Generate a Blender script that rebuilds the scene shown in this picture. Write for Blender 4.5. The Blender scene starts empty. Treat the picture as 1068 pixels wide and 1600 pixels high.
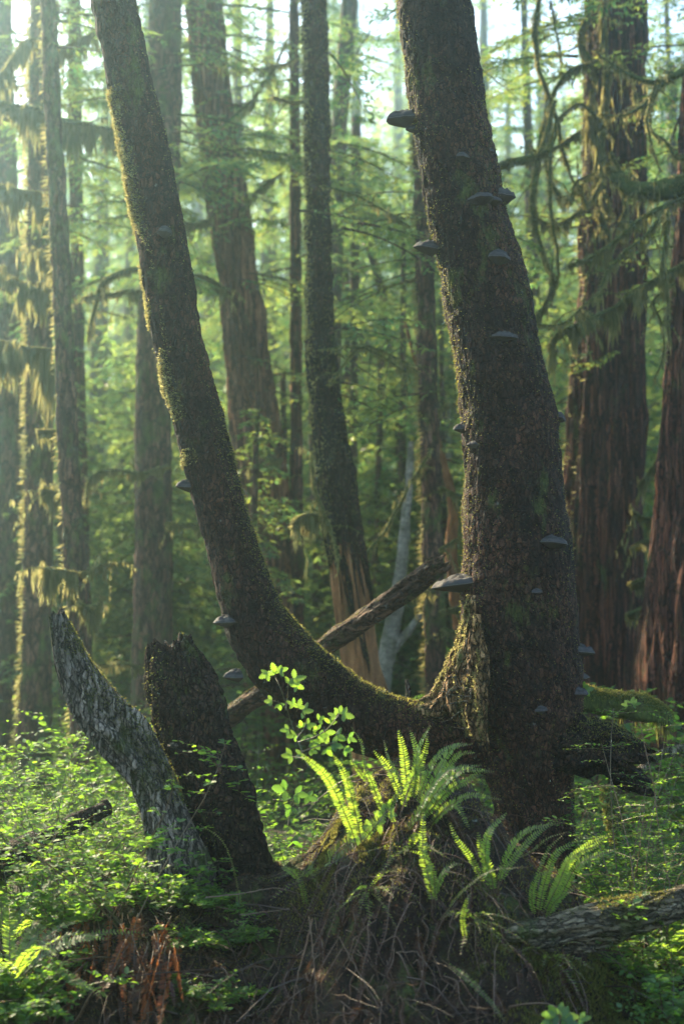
import bpy, math
import numpy as np
from mathutils import Vector, Matrix

# ------------------------------------------------------------------ camera, sky, sun, exposure
sc = bpy.context.scene
C = sc.collection
LENS, TILT, CAMZ, FPX = 50.0, math.radians(5.14), 1.6, 1600 * 50.0 / 36.0
cd = bpy.data.cameras.new('camera'); cam = bpy.data.objects.new('camera', cd); C.objects.link(cam)
cd.sensor_fit = 'VERTICAL'; cd.sensor_height = 36; cd.lens = LENS
cam.location = (0, 0, CAMZ); cam.rotation_euler = (math.radians(90) + TILT, 0, 0)
cd.clip_end = 600; cd.clip_start = 0.05
cd.dof.use_dof = True; cd.dof.focus_distance = 6.9; cd.dof.aperture_fstop = 1.8
sc.camera = cam

SUN_EL, SUN_AZ = math.radians(35), math.radians(-38)      # azimuth from +y towards +x
w = bpy.data.worlds.new('World'); sc.world = w; w.use_nodes = True
nt = w.node_tree; bg = nt.nodes['Background']
sky = nt.nodes.new('ShaderNodeTexSky'); sky.sky_type = 'NISHITA'; sky.sun_disc = False
sky.sun_elevation = SUN_EL; sky.sun_rotation = SUN_AZ; sky.air_density = 1.0; sky.dust_density = 1.5
nt.links.new(sky.outputs[0], bg.inputs[0]); bg.inputs[1].default_value = 0.125
ld = bpy.data.lights.new('sun', 'SUN'); ld.energy = 5.0; ld.angle = math.radians(0.53); ld.color = (1.0, 0.81, 0.52)
sun = bpy.data.objects.new('sun', ld); C.objects.link(sun)
sd = Vector((math.sin(SUN_AZ) * math.cos(SUN_EL), math.cos(SUN_AZ) * math.cos(SUN_EL), math.sin(SUN_EL)))
sun.rotation_euler = sd.to_track_quat('Z', 'Y').to_euler(); sun.location = sd * 60
sc.view_settings.view_transform = 'Standard'; sc.view_settings.look = 'None'; sc.view_settings.gamma = 1
sc.view_settings.exposure = 2.12
sc.cycles.max_bounces = 7; sc.cycles.diffuse_bounces = 4; sc.cycles.glossy_bounces = 2
sc.cycles.transmission_bounces = 4; sc.cycles.volume_bounces = 1; sc.cycles.transparent_max_bounces = 4
sc.cycles.caustics_reflective = False; sc.cycles.caustics_refractive = False
sc.cycles.sample_clamp_indirect = 4.0; sc.cycles.use_denoising = True
sc.cycles.use_adaptive_sampling = True; sc.cycles.adaptive_threshold = 0.02

R = np.random.default_rng(7)
def rng(seed): return np.random.default_rng(seed)

# ------------------------------------------------------------------ helpers
def P(px, py, d):
    """the place seen at a pixel of the photograph, at distance d in front of the camera"""
    u, v = (px - 534) / FPX, (800 - py) / FPX
    ct, st = math.cos(TILT), math.sin(TILT)
    dy, dz = ct - v * st, st + v * ct
    k = d / dy
    return np.array([u * k, d, CAMZ + dz * k])
def nrm(a): return a / np.maximum(np.linalg.norm(a, axis=-1, keepdims=True), 1e-9)

def _hash(ix, iy, iz, seed):
    h = (ix.astype(np.int64) * 374761393 + iy.astype(np.int64) * 668265263 + iz.astype(np.int64) * 2147483647 + seed * 974634777) & 0xffffffff
    h = ((h ^ (h >> 13)) * 1274126177) & 0xffffffff
    h = (h ^ (h >> 16)) & 0xffffffff
    return h.astype(np.float64) / 4294967295.0
def vnoise(x, y, z, seed=0):
    ix, iy, iz = np.floor(x), np.floor(y), np.floor(z)
    fx, fy, fz = x - ix, y - iy, z - iz
    fx, fy, fz = [f * f * (3 - 2 * f) for f in (fx, fy, fz)]
    r = 0
    for a in (0, 1):
        for b in (0, 1):
            for c in (0, 1):
                wgt = (fx if a else 1 - fx) * (fy if b else 1 - fy) * (fz if c else 1 - fz)
                r = r + wgt * _hash(ix + a, iy + b, iz + c, seed)
    return r * 2 - 1
def fbm(x, y, z, oct=4, seed=0, gain=.5):
    r, a, f = 0, 1.0, 1.0
    for i in range(oct):
        r = r + a * vnoise(x * f, y * f, z * f, seed + i); a *= gain; f *= 2.03
    return r

class MB:
    """collects vertices and faces (arrays) and links them as ONE mesh object"""
    def __init__(s): s.v = []; s.f = []; s.a = []; s.n = 0
    def add(s, v, f, a=None, mat=0):
        v = np.asarray(v, float).reshape(-1, 3)
        if a is None: a = np.full(len(v), .5)
        s.v.append(v); s.a.append(np.asarray(a, float)); s.f.append((np.asarray(f, np.int64) + s.n, mat)); s.n += len(v)
    def merge(s, o):
        for v, a in zip(o.v, o.a): s.v.append(v); s.a.append(a)
        for f, m in o.f: s.f.append((f + s.n, m))
        s.n += o.n
    def build(s, name, mats, parent=None, smooth=True, origin=None):
        me = bpy.data.meshes.new(name)
        v = np.concatenate(s.v); a = np.concatenate(s.a)
        if origin is not None: v = v - np.asarray(origin)
        me.vertices.add(len(v)); me.vertices.foreach_set('co', v.astype(np.float32).ravel())
        loops = np.concatenate([f.ravel() for f, m in s.f]); tot = np.concatenate([np.full(len(f), f.shape[1]) for f, m in s.f])
        mi = np.concatenate([np.full(len(f), m) for f, m in s.f])
        st = np.concatenate([[0], np.cumsum(tot)[:-1]])
        me.loops.add(len(loops)); me.loops.foreach_set('vertex_index', loops.astype(np.int32))
        me.polygons.add(len(tot)); me.polygons.foreach_set('loop_start', st.astype(np.int32))
        me.polygons.foreach_set('material_index', mi.astype(np.int32))
        me.polygons.foreach_set('use_smooth', np.full(len(tot), smooth))
        at = me.attributes.new('rnd', 'FLOAT', 'POINT'); at.data.foreach_set('value', a.astype(np.float32))
        me.update(calc_edges=True); me.validate()
        for m in (mats if isinstance(mats, (list, tuple)) else [mats]): me.materials.append(m)
        o = bpy.data.objects.new(name, me); C.objects.link(o)
        if parent is not None: o.parent = parent
        return o
def tag(o, label=None, cat=None, group=None, kind=None):
    if label: o['label'] = label
    if cat: o['category'] = cat
    if group: o['group'] = group
    if kind: o['kind'] = kind
    return o
def empty(name, label, cat, loc=(0, 0, 0), group=None):
    o = bpy.data.objects.new(name, None); C.objects.link(o); o.location = loc; o.empty_display_size = .2
    return tag(o, label, cat, group)
def copy_tree(o, parent=None):
    c = o.copy(); C.objects.link(c); c.parent = parent
    for ch in [x for x in bpy.data.objects if x.parent == o]: copy_tree(ch, c)
    return c

def spline(pts, n):
    """Catmull-Rom through rows of pts (any width), n samples evenly spread by length of the first 3 columns"""
    p = np.asarray(pts, float)
    if len(p) == 2: p = np.array([p[0], (p[0] + p[1]) / 2, p[1]])
    q = np.vstack([2 * p[0] - p[1], p, 2 * p[-1] - p[-2]])
    out = []
    for i in range(len(p) - 1):
        t = np.linspace(0, 1, 24, endpoint=False)[:, None]
        a, b, c, d = q[i], q[i + 1], q[i + 2], q[i + 3]
        out.append(.5 * ((2 * b) + (-a + c) * t + (2 * a - 5 * b + 4 * c - d) * t * t + (-a + 3 * b - 3 * c + d) * t ** 3))
    o = np.vstack(out + [p[-1:]])
    L = np.concatenate([[0], np.cumsum(np.linalg.norm(np.diff(o[:, :3], axis=0), axis=1))])
    s = np.linspace(0, L[-1], n)
    return np.stack([np.interp(s, L, o[:, k]) for k in range(o.shape[1])], 1), s
def frames(c, ref=(1, .02, .01)):
    t = nrm(np.gradient(c, axis=0)); n = len(c)
    a = np.zeros((n, 3)); r = np.array(ref, float)
    for i in range(n):
        r = r - t[i] * np.dot(r, t[i]); r /= max(np.linalg.norm(r), 1e-9); a[i] = r
    return t, a, np.cross(t, a)
def tube(mb, pts, rad, seg=6, a=None, mat=0, cap=True, noise=0, nf=20, seed=3):
    c = np.asarray(pts, float); n = len(c); rad = np.broadcast_to(np.asarray(rad, float), (n,))
    t, u, v = frames(c)
    th = np.arange(seg) * 2 * math.pi / seg
    rr = rad[:, None] * np.ones(seg)[None]
    if noise:
        X = c[:, None, :] + rad[:, None, None] * (u[:, None] * np.cos(th)[None, :, None] + v[:, None] * np.sin(th)[None, :, None])
        rr = rr * (1 + noise * fbm(X[..., 0] * nf, X[..., 1] * nf, X[..., 2] * nf, 3, seed))
    V = c[:, None] + rr[..., None] * (u[:, None] * np.cos(th)[None, :, None] + v[:, None] * np.sin(th)[None, :, None])
    i = np.arange(n - 1)[:, None] * seg; j = np.arange(seg)[None]; k = (j + 1) % seg
    F = np.stack([i + j, i + k, i + seg + k, i + seg + j], -1).reshape(-1, 4)
    V = V.reshape(-1, 3); A = np.full(n * seg, .5) if a is None else np.repeat(np.broadcast_to(a, (n,)), seg)
    base = mb.n
    mb.add(V, F, A, mat)
    if cap:
        for e, row in ((0, 0), (-1, (n - 1) * seg)):
            ring = np.arange(seg)
            cv = c[e]
            m0 = mb.n; mb.add(np.vstack([V[row:row + seg], cv]), np.stack([ring, np.full(seg, seg), (ring + 1) % seg], 1) if e == 0 else np.stack([ring, (ring + 1) % seg, np.full(seg, seg)], 1), np.full(seg + 1, A[row]), mat)

# leaf templates: columns along, side, up ; faces as quads
T_DIAM = (np.array([[0, 0, 0], [.45, .5, 0], [1, 0, 0], [.45, -.5, 0]]), np.array([[0, 1, 2, 3]]))
T_OVAL = (np.array([[0, 0, 0], [.25, .42, .10], [.68, .42, .10], [1, 0, -.03], [.68, -.42, .10], [.25, -.42, .10]]), np.array([[0, 1, 2, 3], [0, 3, 4, 5]]))
T_PINNA = (np.array([[0, .30, 0], [.0, -.30, 0], [.35, .5, .04], [.35, -.42, .04], [.75, .34, .0], [.75, -.25, .0], [1.0, .02, -.08]]), np.array([[0, 1, 3, 2], [2, 3, 5, 4], [4, 5, 6, 4]]))
_sg = np.array([0, .12, .2, .3, .38, .5, .57, .7, .76, .88, .92, 1.0])
_sw = np.array([.06, .36, .26, .52, .36, .54, .34, .44, .24, .26, .09, 0])
def _serr():
    v = [[s, 0, -.05 * s * s] for s in _sg]; f = []
    n = len(_sg)
    v += [[s, w_, .10 * w_ * 2 - .06 * s] for s, w_ in zip(_sg, _sw)] + [[s, -w_, .10 * w_ * 2 - .06 * s] for s, w_ in zip(_sg, _sw)]
    for i in range(n - 1): f += [[i, i + 1, n + i + 1, n + i], [i + 1, i, 2 * n + i, 2 * n + i + 1]]
    return np.array(v), np.array(f)
T_SERR = _serr()
def inst(mb, tpl, B, D, S, L, W, a, mat=0, up=None):
    T, F = tpl
    B, D, S = [np.asarray(x, float) for x in (B, D, S)]; n = len(B)
    if n == 0: return
    D = nrm(D); S = nrm(S - D * (S * D).sum(1, keepdims=True)); N = np.cross(D, S)
    N = np.where(N[:, 2:3] < 0, -N, N) if up is None else N
    L = np.broadcast_to(L, (n,))[:, None, None]; W = np.broadcast_to(W, (n,))[:, None, None]
    V = B[:, None] + L * T[None, :, 0:1] * D[:, None] + W * T[None, :, 1:2] * S[:, None] + W * T[None, :, 2:3] * N[:, None]
    k = len(T)
    FF = F
    if tpl is T_PINNA:
        q = F[:2]; t3 = np.array([[4, 5, 6]])
        o = np.arange(n)[:, None, None] * k
        base = mb.n; mb.add(V.reshape(-1, 3), (q[None] + o).reshape(-1, 4), np.repeat(np.broadcast_to(a, (n,)), k), mat)
        mb.f.append(((t3[None] + o).reshape(-1, 3) + base, mat)); return
    mb.add(V.reshape(-1, 3), (FF[None] + np.arange(n)[:, None, None] * k).reshape(-1, F.shape[1]), np.repeat(np.broadcast_to(a, (n,)), k), mat)
def rdir(r, n): return nrm(r.normal(size=(n, 3)))

# ------------------------------------------------------------------ materials
def mat_new(name):
    m = bpy.data.materials.new(name); m.use_nodes = True; nt = m.node_tree; nt.nodes.clear()
    return m, nt, nt.nodes.new('ShaderNodeOutputMaterial')
def ramp(nt, src, stops):
    r = nt.nodes.new('ShaderNodeValToRGB'); nt.links.new(src, r.inputs[0]); e = r.color_ramp.elements
    while len(e) < len(stops): e.new(.5)
    for k, (p, c) in enumerate(stops): e[k].position = p; e[k].color = (*c, 1)
    return r.outputs[0]
def noise_node(nt, scale, detail=4, sx=(1, 1, 1), rough=.6):
    tc = nt.nodes.new('ShaderNodeTexCoord'); mp = nt.nodes.new('ShaderNodeMapping'); mp.inputs['Scale'].default_value = sx
    n = nt.nodes.new('ShaderNodeTexNoise'); n.inputs['Scale'].default_value = scale; n.inputs['Detail'].default_value = detail; n.inputs['Roughness'].default_value = rough
    nt.links.new(tc.outputs['Object'], mp.inputs[0]); nt.links.new(mp.outputs[0], n.inputs['Vector']); return n.outputs[0]
def mixc(nt, f, a, b):
    m = nt.nodes.new('ShaderNodeMix'); m.data_type = 'RGBA'
    if isinstance(f, float): m.inputs[0].default_value = f
    else: nt.links.new(f, m.inputs[0])
    for s, k in ((a, 6), (b, 7)):
        if isinstance(s, tuple): m.inputs[k].default_value = (*s, 1)
        else: nt.links.new(s, m.inputs[k])
    return m.outputs[2]
def leaf_mat(name, cols, trans, tw=.5, gloss=.08, rough=.4):
    """cols: ramp of the leaf's own colours over the leaf's random number; trans: colour of light let through"""
    m, nt, out = mat_new(name)
    at = nt.nodes.new('ShaderNodeAttribute'); at.attribute_name = 'rnd'
    n = len(cols); c = ramp(nt, at.outputs['Fac'], [(i / max(n - 1, 1), x) for i, x in enumerate(cols)])
    c2 = ramp(nt, at.outputs['Fac'], [(0, trans[0]), (1, trans[-1])])
    d = nt.nodes.new('ShaderNodeBsdfDiffuse'); t = nt.nodes.new('ShaderNodeBsdfTranslucent'); g = nt.nodes.new('ShaderNodeBsdfGlossy')
    nt.links.new(c, d.inputs[0]); nt.links.new(c2, t.inputs[0]); g.inputs['Roughness'].default_value = rough
    x = nt.nodes.new('ShaderNodeMixShader'); x.inputs[0].default_value = tw; nt.links.new(d.outputs[0], x.inputs[1]); nt.links.new(t.outputs[0], x.inputs[2])
    y = nt.nodes.new('ShaderNodeMixShader'); y.inputs[0].default_value = gloss; nt.links.new(x.outputs[0], y.inputs[1]); nt.links.new(g.outputs[0], y.inputs[2])
    nt.links.new(y.outputs[0], out.inputs[0]); return m
def bark_mat(name, c1, c2, c3, moss=.35, mosscol=((.035, .05, .012), (.09, .11, .025)), sx=(1, 1, .3), sc_=30, bump=.6, rough=.85, plates=0, pz=.55, patch=False, pscale=None):
    """three bark tones in patches, with moss (its own colour) growing in patches"""
    m, nt, out = mat_new(name)
    n1 = noise_node(nt, sc_, 5, sx); n2 = noise_node(nt, 3.5, 5, (1, 1, .6), .7); n3 = noise_node(nt, sc_ * 3, 4, sx)
    c = ramp(nt, n1, [(.30, c1), (.5, c2), (.72, c3)])
    p = ramp(nt, n2, [(.46, (0, 0, 0)), (.60, (1, 1, 1))])
    c = mixc(nt, p, c, mixc(nt, .5, c, c1))
    if patch: c = mixc(nt, ramp(nt, noise_node(nt, 1.7, 4, (1, 1, .7), .6), [(.48, (0, 0, 0)), (.62, (.75, .75, .75))]), c, mixc(nt, n1, c2, (.12, .054, .032)))
    ht = n3
    if plates:                                                     # scaly bark: plates parted by dark cracks
        tc = nt.nodes.new('ShaderNodeTexCoord'); wn = nt.nodes.new('ShaderNodeTexNoise'); wn.inputs['Scale'].default_value = 22; wn.inputs['Detail'].default_value = 3
        nt.links.new(tc.outputs['Object'], wn.inputs['Vector'])
        va = nt.nodes.new('ShaderNodeVectorMath'); va.operation = 'MULTIPLY_ADD'; va.inputs[1].default_value = (.05, .05, .05)
        nt.links.new(wn.outputs['Color'], va.inputs[0]); nt.links.new(tc.outputs['Object'], va.inputs[2])
        mp = nt.nodes.new('ShaderNodeMapping'); mp.inputs['Scale'].default_value = pscale or (1, 1, pz); nt.links.new(va.outputs[0], mp.inputs[0])
        vo = nt.nodes.new('ShaderNodeTexVoronoi'); vo.feature = 'DISTANCE_TO_EDGE'; vo.inputs['Scale'].default_value = plates; nt.links.new(mp.outputs[0], vo.inputs['Vector'])
        vc = nt.nodes.new('ShaderNodeTexVoronoi'); vc.inputs['Scale'].default_value = plates; nt.links.new(mp.outputs[0], vc.inputs['Vector'])
        pc = ramp(nt, vc.outputs['Color'], [(.2, (.62, .62, .62)), (.8, (1.35, 1.3, 1.28))])
        mu = nt.nodes.new('ShaderNodeMix'); mu.data_type = 'RGBA'; mu.blend_type = 'MULTIPLY'; mu.inputs[0].default_value = 1; nt.links.new(c, mu.inputs[6]); nt.links.new(pc, mu.inputs[7])
        ck = ramp(nt, vo.outputs['Distance'], [(.0, (0, 0, 0)), (.16, (1, 1, 1))])
        c = mixc(nt, ck, tuple(x * .4 for x in c1), mu.outputs[2])
        ad = nt.nodes.new('ShaderNodeMath'); ad.operation = 'MULTIPLY_ADD'; ad.inputs[1].default_value = 1.4; nt.links.new(ck, ad.inputs[0]); nt.links.new(n3, ad.inputs[2]); ht = ad.outputs[0]
    nf = noise_node(nt, sc_ * 6, 3, (1, 1, 1), .7)
    fr_ = ramp(nt, nf, [(.32, (.45, .45, .45)), (.68, (1.6, 1.6, 1.6))])
    mu = nt.nodes.new('ShaderNodeMix'); mu.data_type = 'RGBA'; mu.blend_type = 'MULTIPLY'; mu.inputs[0].default_value = 1; nt.links.new(c, mu.inputs[6]); nt.links.new(fr_, mu.inputs[7]); c = mu.outputs[2]
    n4 = noise_node(nt, 5.0, 6, (1, 1, .5), .75)
    mk = ramp(nt, n4, [(max(0, .62 - moss * .35), (0, 0, 0)), (min(1, .74 - moss * .30), (1, 1, 1))])
    mc = ramp(nt, n3, [(.3, mosscol[0]), (.7, mosscol[1])])
    c = mixc(nt, mk, c, mc)
    li = noise_node(nt, 14, 5, (1, 1, .7), .7)                     # pale lichen specks
    lk = ramp(nt, li, [(.68, (0, 0, 0)), (.72, (.5, .5, .5))])
    c = mixc(nt, lk, c, (.19, .21, .19))
    b = nt.nodes.new('ShaderNodeBsdfPrincipled'); b.inputs['Roughness'].default_value = rough; b.inputs['Specular IOR Level'].default_value = .15
    nt.links.new(c, b.inputs['Base Color'])
    bp = nt.nodes.new('ShaderNodeBump'); bp.inputs['Strength'].default_value = bump; bp.inputs['Distance'].default_value = .012
    nt.links.new(ht, bp.inputs['Height']); nt.links.new(bp.outputs[0], b.inputs['Normal'])
    nt.links.new(b.outputs[0], out.inputs[0]); return m

M = {}
M['bark'] = bark_mat('spruce_bark', (.009, .0045, .003), (.033, .015, .009), (.075, .038, .025), .16, sx=(1, 1, .55), sc_=26, bump=.7, plates=48, pz=.45, patch=True)
M['bark_mossy'] = bark_mat('mossy_bark', (.024, .018, .013), (.06, .042, .03), (.10, .075, .05), .95)
M['bark_red'] = bark_mat('cedar_bark', (.03, .010, .006), (.12, .044, .025), (.22, .10, .062), .15, sx=(1, 1, .06), sc_=40, bump=1.0, plates=26, pz=.05)
M['bark_far'] = bark_mat('forest_bark', (.035, .017, .011), (.11, .056, .036), (.19, .11, .075), .36, sx=(1, 1, .3), sc_=14, plates=20, pz=.25)
M['bark_dark'] = bark_mat('decayed_bark', (.012, .007, .005), (.040, .022, .014), (.08, .042, .026), .15, sx=(1, 1, .6), plates=44, bump=1.0)
M['snag'] = bark_mat('weathered_wood', (.05, .042, .030), (.20, .17, .13), (.44, .39, .31), .26, sx=(1, 1, .10), sc_=75, bump=1.0, plates=46, pz=.06)
M['wood'] = bark_mat('bare_wood', (.07, .028, .010), (.24, .105, .038), (.38, .20, .085), .05, sx=(1, 1, .05), sc_=30, bump=.8)
M['birch'] = bark_mat('pale_bark', (.08, .07, .05), (.24, .22, .17), (.36, .33, .27), .25, sx=(1, 1, 2.5), sc_=9, bump=.2)
M['cedar_sunlit'] = bark_mat('sunlit_cedar_bark', (.07, .026, .013), (.22, .10, .052), (.36, .20, .12), .12, sx=(1, 1, .06), sc_=30, bump=1.0, plates=18, pz=.04)  # lighter, redder cedar bark: warm sunlight put into the colour
M['log'] = bark_mat('log_wood', (.05, .04, .024), (.15, .125, .08), (.30, .26, .17), .2, sx=(.12, 1, 1), sc_=60, plates=46, pscale=(.06, 1, 1), bump=.9)
M['root'] = bark_mat('root_bark', (.05, .03, .012), (.20, .115, .048), (.42, .27, .12), .35, sx=(1, 1, .4), sc_=30, bump=1.0, plates=34, pz=.4)  # bark lightened in colour for the sunlight the root flare barely catches
M['pole'] = bark_mat('pole_wood', (.05, .026, .015), (.13, .075, .045), (.20, .12, .07), .18, sx=(.2, 1, 1), sc_=60, plates=46, pscale=(.08, 1, .3), bump=1.0)
M['dirt'] = bark_mat('forest_soil', (.008, .005, .003), (.022, .013, .008), (.045, .026, .015), .28, sx=(1, 1, 1), sc_=16, bump=1.0)
M['conk'] = None
def conk_mat():
    m, nt, out = mat_new('bracket_fungus_skin')
    at = nt.nodes.new('ShaderNodeAttribute'); at.attribute_name = 'rnd'
    n = noise_node(nt, 40, 4)
    c = ramp(nt, at.outputs['Fac'], [(0, (.10, .08, .06)), (.3, (.026, .024, .024)), (.5, (.06, .055, .052)), (.66, (.024, .022, .022)), (.82, (.07, .064, .06)), (.92, (.035, .032, .03)), (1, (.22, .19, .16))])
    c = mixc(nt, n, c, mixc(nt, .5, c, (.03, .03, .03)))
    b = nt.nodes.new('ShaderNodeBsdfPrincipled'); b.inputs['Roughness'].default_value = .85; b.inputs['Specular IOR Level'].default_value = .2; nt.links.new(c, b.inputs['Base Color'])
    bp = nt.nodes.new('ShaderNodeBump'); bp.inputs['Strength'].default_value = .5; bp.inputs['Distance'].default_value = .004
    nt.links.new(n, bp.inputs['Height']); nt.links.new(bp.outputs[0], b.inputs['Normal']); nt.links.new(b.outputs[0], out.inputs[0]); return m
M['conk'] = conk_mat()
M['conifer'] = leaf_mat('hemlock_needles', [(.016, .05, .026), (.028, .075, .032), (.05, .10, .03)], [(.07, .25, .085), (.42, .46, .075)], .56, .03)
M['maple'] = leaf_mat('broad_leaves', [(.05, .09, .02), (.08, .13, .03), (.11, .15, .03)], [(.28, .46, .05), (.52, .60, .08)], .62, .03)
M['moss'] = leaf_mat('moss', [(.045, .06, .015), (.09, .105, .025), (.14, .14, .035)], [(.17, .18, .04), (.34, .30, .08)], .5, .01)
M['hang'] = leaf_mat('hanging_moss', [(.08, .10, .035), (.14, .14, .05), (.20, .19, .08)], [(.28, .28, .10), (.50, .43, .18)], .5, .0)
M['fern'] = leaf_mat('fern_leaf', [(.022, .065, .028), (.035, .085, .03), (.06, .11, .03)], [(.24, .44, .04), (.46, .62, .055)], .6, .03, .55)
M['berry'] = leaf_mat('shrub_leaf', [(.022, .075, .018), (.035, .10, .02), (.06, .13, .025)], [(.16, .38, .03), (.36, .56, .04)], .55, .035, .5)
M['dead'] = leaf_mat('dead_fern', [(.022, .010, .006), (.05, .021, .012), (.10, .048, .026)], [(.10, .05, .02), (.16, .09, .04)], .3, .02)
M['rust'] = leaf_mat('rusty_fern', [(.06, .018, .007), (.15, .045, .012), (.26, .09, .028)], [(.30, .08, .02), (.42, .15, .04)], .45, .02)
M['stalk'] = leaf_mat('dry_stalk', [(.026, .013, .008), (.055, .027, .016), (.17, .11, .07)], [(.1, .07, .04), (.1, .07, .04)], .1, .05)
M['stem'] = leaf_mat('green_stem', [(.05, .06, .02), (.09, .08, .03), (.14, .08, .04)], [(.1, .1, .03), (.1, .1, .03)], .2, .05)

# ------------------------------------------------------------------ trunks and logs
TR = {}
def trunk_mesh(mb, pts, kind='flake', seed=1, seg=96, step=.02, amp=1.0, top=None, bottom=None, flute=0, twist=0, mat=0, capends=False, jag=0, lump=0.05, holes=0):
    """pts rows: x y z radius; bark relief is real displacement. returns samples for placing things on it"""
    L = sum(np.linalg.norm(np.array(pts[i + 1][:3]) - np.array(pts[i][:3])) for i in range(len(pts) - 1))
    n = max(8, int(L / step))
    q, s = spline(pts, n); c, r = q[:, :3], q[:, 3]
    t, u, v = frames(c)
    th = np.arange(seg) * 2 * math.pi / seg
    ct, st = np.cos(th)[None], np.sin(th)[None]
    S = s[:, None]; Rr = r[:, None]; rm = r.mean()
    tw = th[None] + twist * S
    X, Y = np.cos(tw) * rm, np.sin(tw) * rm
    Z = np.broadcast_to(S, (n, seg))
    if kind == 'flake':
        d = .006 * fbm(X * 45, Y * 45, Z * 22, 3, seed) + .009 * fbm(X * 14, Y * 14, Z * 7, 2, seed + 9)
        d += -.008 * np.clip(.22 - np.abs(vnoise(X * 28, Y * 28, Z * 9, seed + 5)), 0, 1) / .22
    elif kind == 'strip':
        d = .016 * (1 - np.abs(vnoise(X * 26, Y * 26, Z * 1.3, seed)) * 2) + .007 * fbm(X * 50, Y * 50, Z * 3.5, 2, seed + 4)
    elif kind == 'grain':
        k = 2.2 * vnoise(Z * 1.6, X * 3, Y * 3, seed + 3)
        d = .011 * (1 - np.abs(vnoise(X * 34 + k, Y * 34, Z * 2.6, seed)) * 2) + .006 * fbm(X * 60, Y * 60, Z * 10, 2, seed + 4)
    else:
        d = .02 * fbm(X * 9, Y * 9, Z * 6, 4, seed)
    d = d * amp
    rad = Rr * (1 + lump * fbm(X * 3.5, Y * 3.5, Z * 2.2, 2, seed + 20))
    if flute: rad = rad * (1 + flute * np.sin(tw * 5 + 1.3 * np.sin(S * .8 + seed)) + flute * .6 * np.sin(tw * 9 + S * 1.1))
    rad = rad + np.minimum(d, Rr * .3)
    V = c[:, None] + rad[..., None] * (u[:, None] * ct[..., None] + v[:, None] * st[..., None])
    if jag:
        m = max(3, int(.35 * n)); wgt = np.clip((np.arange(n) - (n - m)) / m, 0, 1)[:, None] ** 1.5
        j = jag * (fbm(np.cos(th)[None] * 3 + 5, np.sin(th)[None] * 3, np.zeros((1, seg)), 4, seed + 31, .7))
        V = V + t[:, None] * (wgt * j)[..., None]
    i = np.arange(n - 1)[:, None] * seg; jx = np.arange(seg)[None]; k = (jx + 1) % seg
    F = np.stack([i + jx, i + k, i + seg + k, i + seg + jx], -1).reshape(-1, 4)
    mb.add(V.reshape(-1, 3), F, None, mat)
    if capends:
        for e in (0, -1):
            ring = V[e]; cen = ring.mean(0)
            rr = [ring + (cen - ring) * f + (-1 if e == -1 else 1) * t[e] * r[e] * .5 * f * (1 + .8 * fbm(ring[:, :1] * 30 * f, ring[:, 1:2] * 30, ring[:, 2:3] * 30, 2, seed)) for f in (0, .12, .3, .55, .8, .97)]
            VV = np.concatenate(rr); a = np.arange(5)[:, None] * seg
            FF = np.stack([a + jx, a + k, a + seg + k, a + seg + jx], -1).reshape(-1, 4)
            mb.add(VV, FF if e == -1 else FF[:, ::-1], None, mat)
    return dict(c=c, r=r, t=t, u=u, v=v, s=s, V=V)
def pix_path(rows, d, dd=None):
    """rows (px, py, full width across in px) at distance d (or a 4th number: its own distance) -> x y z radius"""
    out = []
    for row in rows:
        dist = row[3] if len(row) > 3 else d
        out.append([*P(row[0], row[1], dist), row[2] / 2 * dist / FPX])
    return out
def extend(pts, zbot=None, ztop=None, taper=.6):
    """carry a trunk straight on below its first / above its last point; pts run from the ground up"""
    p = [np.array(x, float) for x in pts]
    if zbot is not None and p[0][2] > zbot:
        d = p[0] - p[1]; d = d / abs(d[2]) * (p[0][2] - zbot); q = p[0] + d; q[3] = p[0][3] * 1.12; q[0] = p[0][0] + d[0] * .6; p.insert(0, q)
    if ztop is not None:
        d = p[-1] - p[-2]; d = d / max(abs(d[2]), 1e-6); h = ztop - p[-1][2]
        for f in (.5, 1.0):
            q = p[-1 if f == .5 else -2] + d * h * f; q[3] = p[-1 if f == .5 else -2][3] * (1 - (1 - taper) * f); p.append(q)
    return [x.tolist() for x in p]
def fuzz(mb, tr, n, seed, side=None, L=(.01, .03), W=.004, smin=0, smax=1, patch=.0, down=.4, tpl=T_DIAM, mat=0, out=1.0):
    """moss blades standing on a trunk's surface; side: a direction the surface must face (rough)"""
    r = rng(seed); V = tr['V']; nr, ns = V.shape[:2]
    i = (r.uniform(smin, smax, n) * (nr - 1)).astype(int); j = r.integers(0, ns, n)
    p = V[i, j] + r.normal(size=(n, 3)) * .003; nn = nrm(V[i, j] - tr['c'][i])
    k = np.ones(n, bool)
    if side is not None: k &= (nn @ nrm(np.array(side, float))) > r.uniform(.1, .8, n)
    if patch: k &= fbm(p[:, 0] * 9, p[:, 1] * 9, p[:, 2] * 6, 2, seed) > (patch - .5)
    p, nn = p[k], nn[k]; m = len(p)
    D = nn * out + rdir(r, m) * .6 + np.array([0, 0, -down])
    inst(mb, tpl, p, D, rdir(r, m), r.uniform(*L, m), W * r.uniform(.6, 1.5, m), r.random(m), mat)
def hang_moss(mb, path, n, seed, L=(.05, .3), W=.012, rad=.02, mat=0):
    """ragged strands hanging under a branch"""
    r = rng(seed); q, _ = spline(path, 200)
    i = r.integers(0, 200, n); cl = vnoise(i / 11.0, i * 0., i * 0., seed) * .5 + .5
    p = q[i, :3] + r.normal(size=(n, 3)) * rad * .5
    l = r.uniform(*L, n) * (.15 + cl ** 1.5)
    inst(mb, T_DIAM, p, np.array([0, 0, -1.]) + r.normal(size=(n, 3)) * .10, rdir(r, n) * [1, 1, .1], l, W * r.uniform(.5, 1.6, n), r.random(n), mat)

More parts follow.
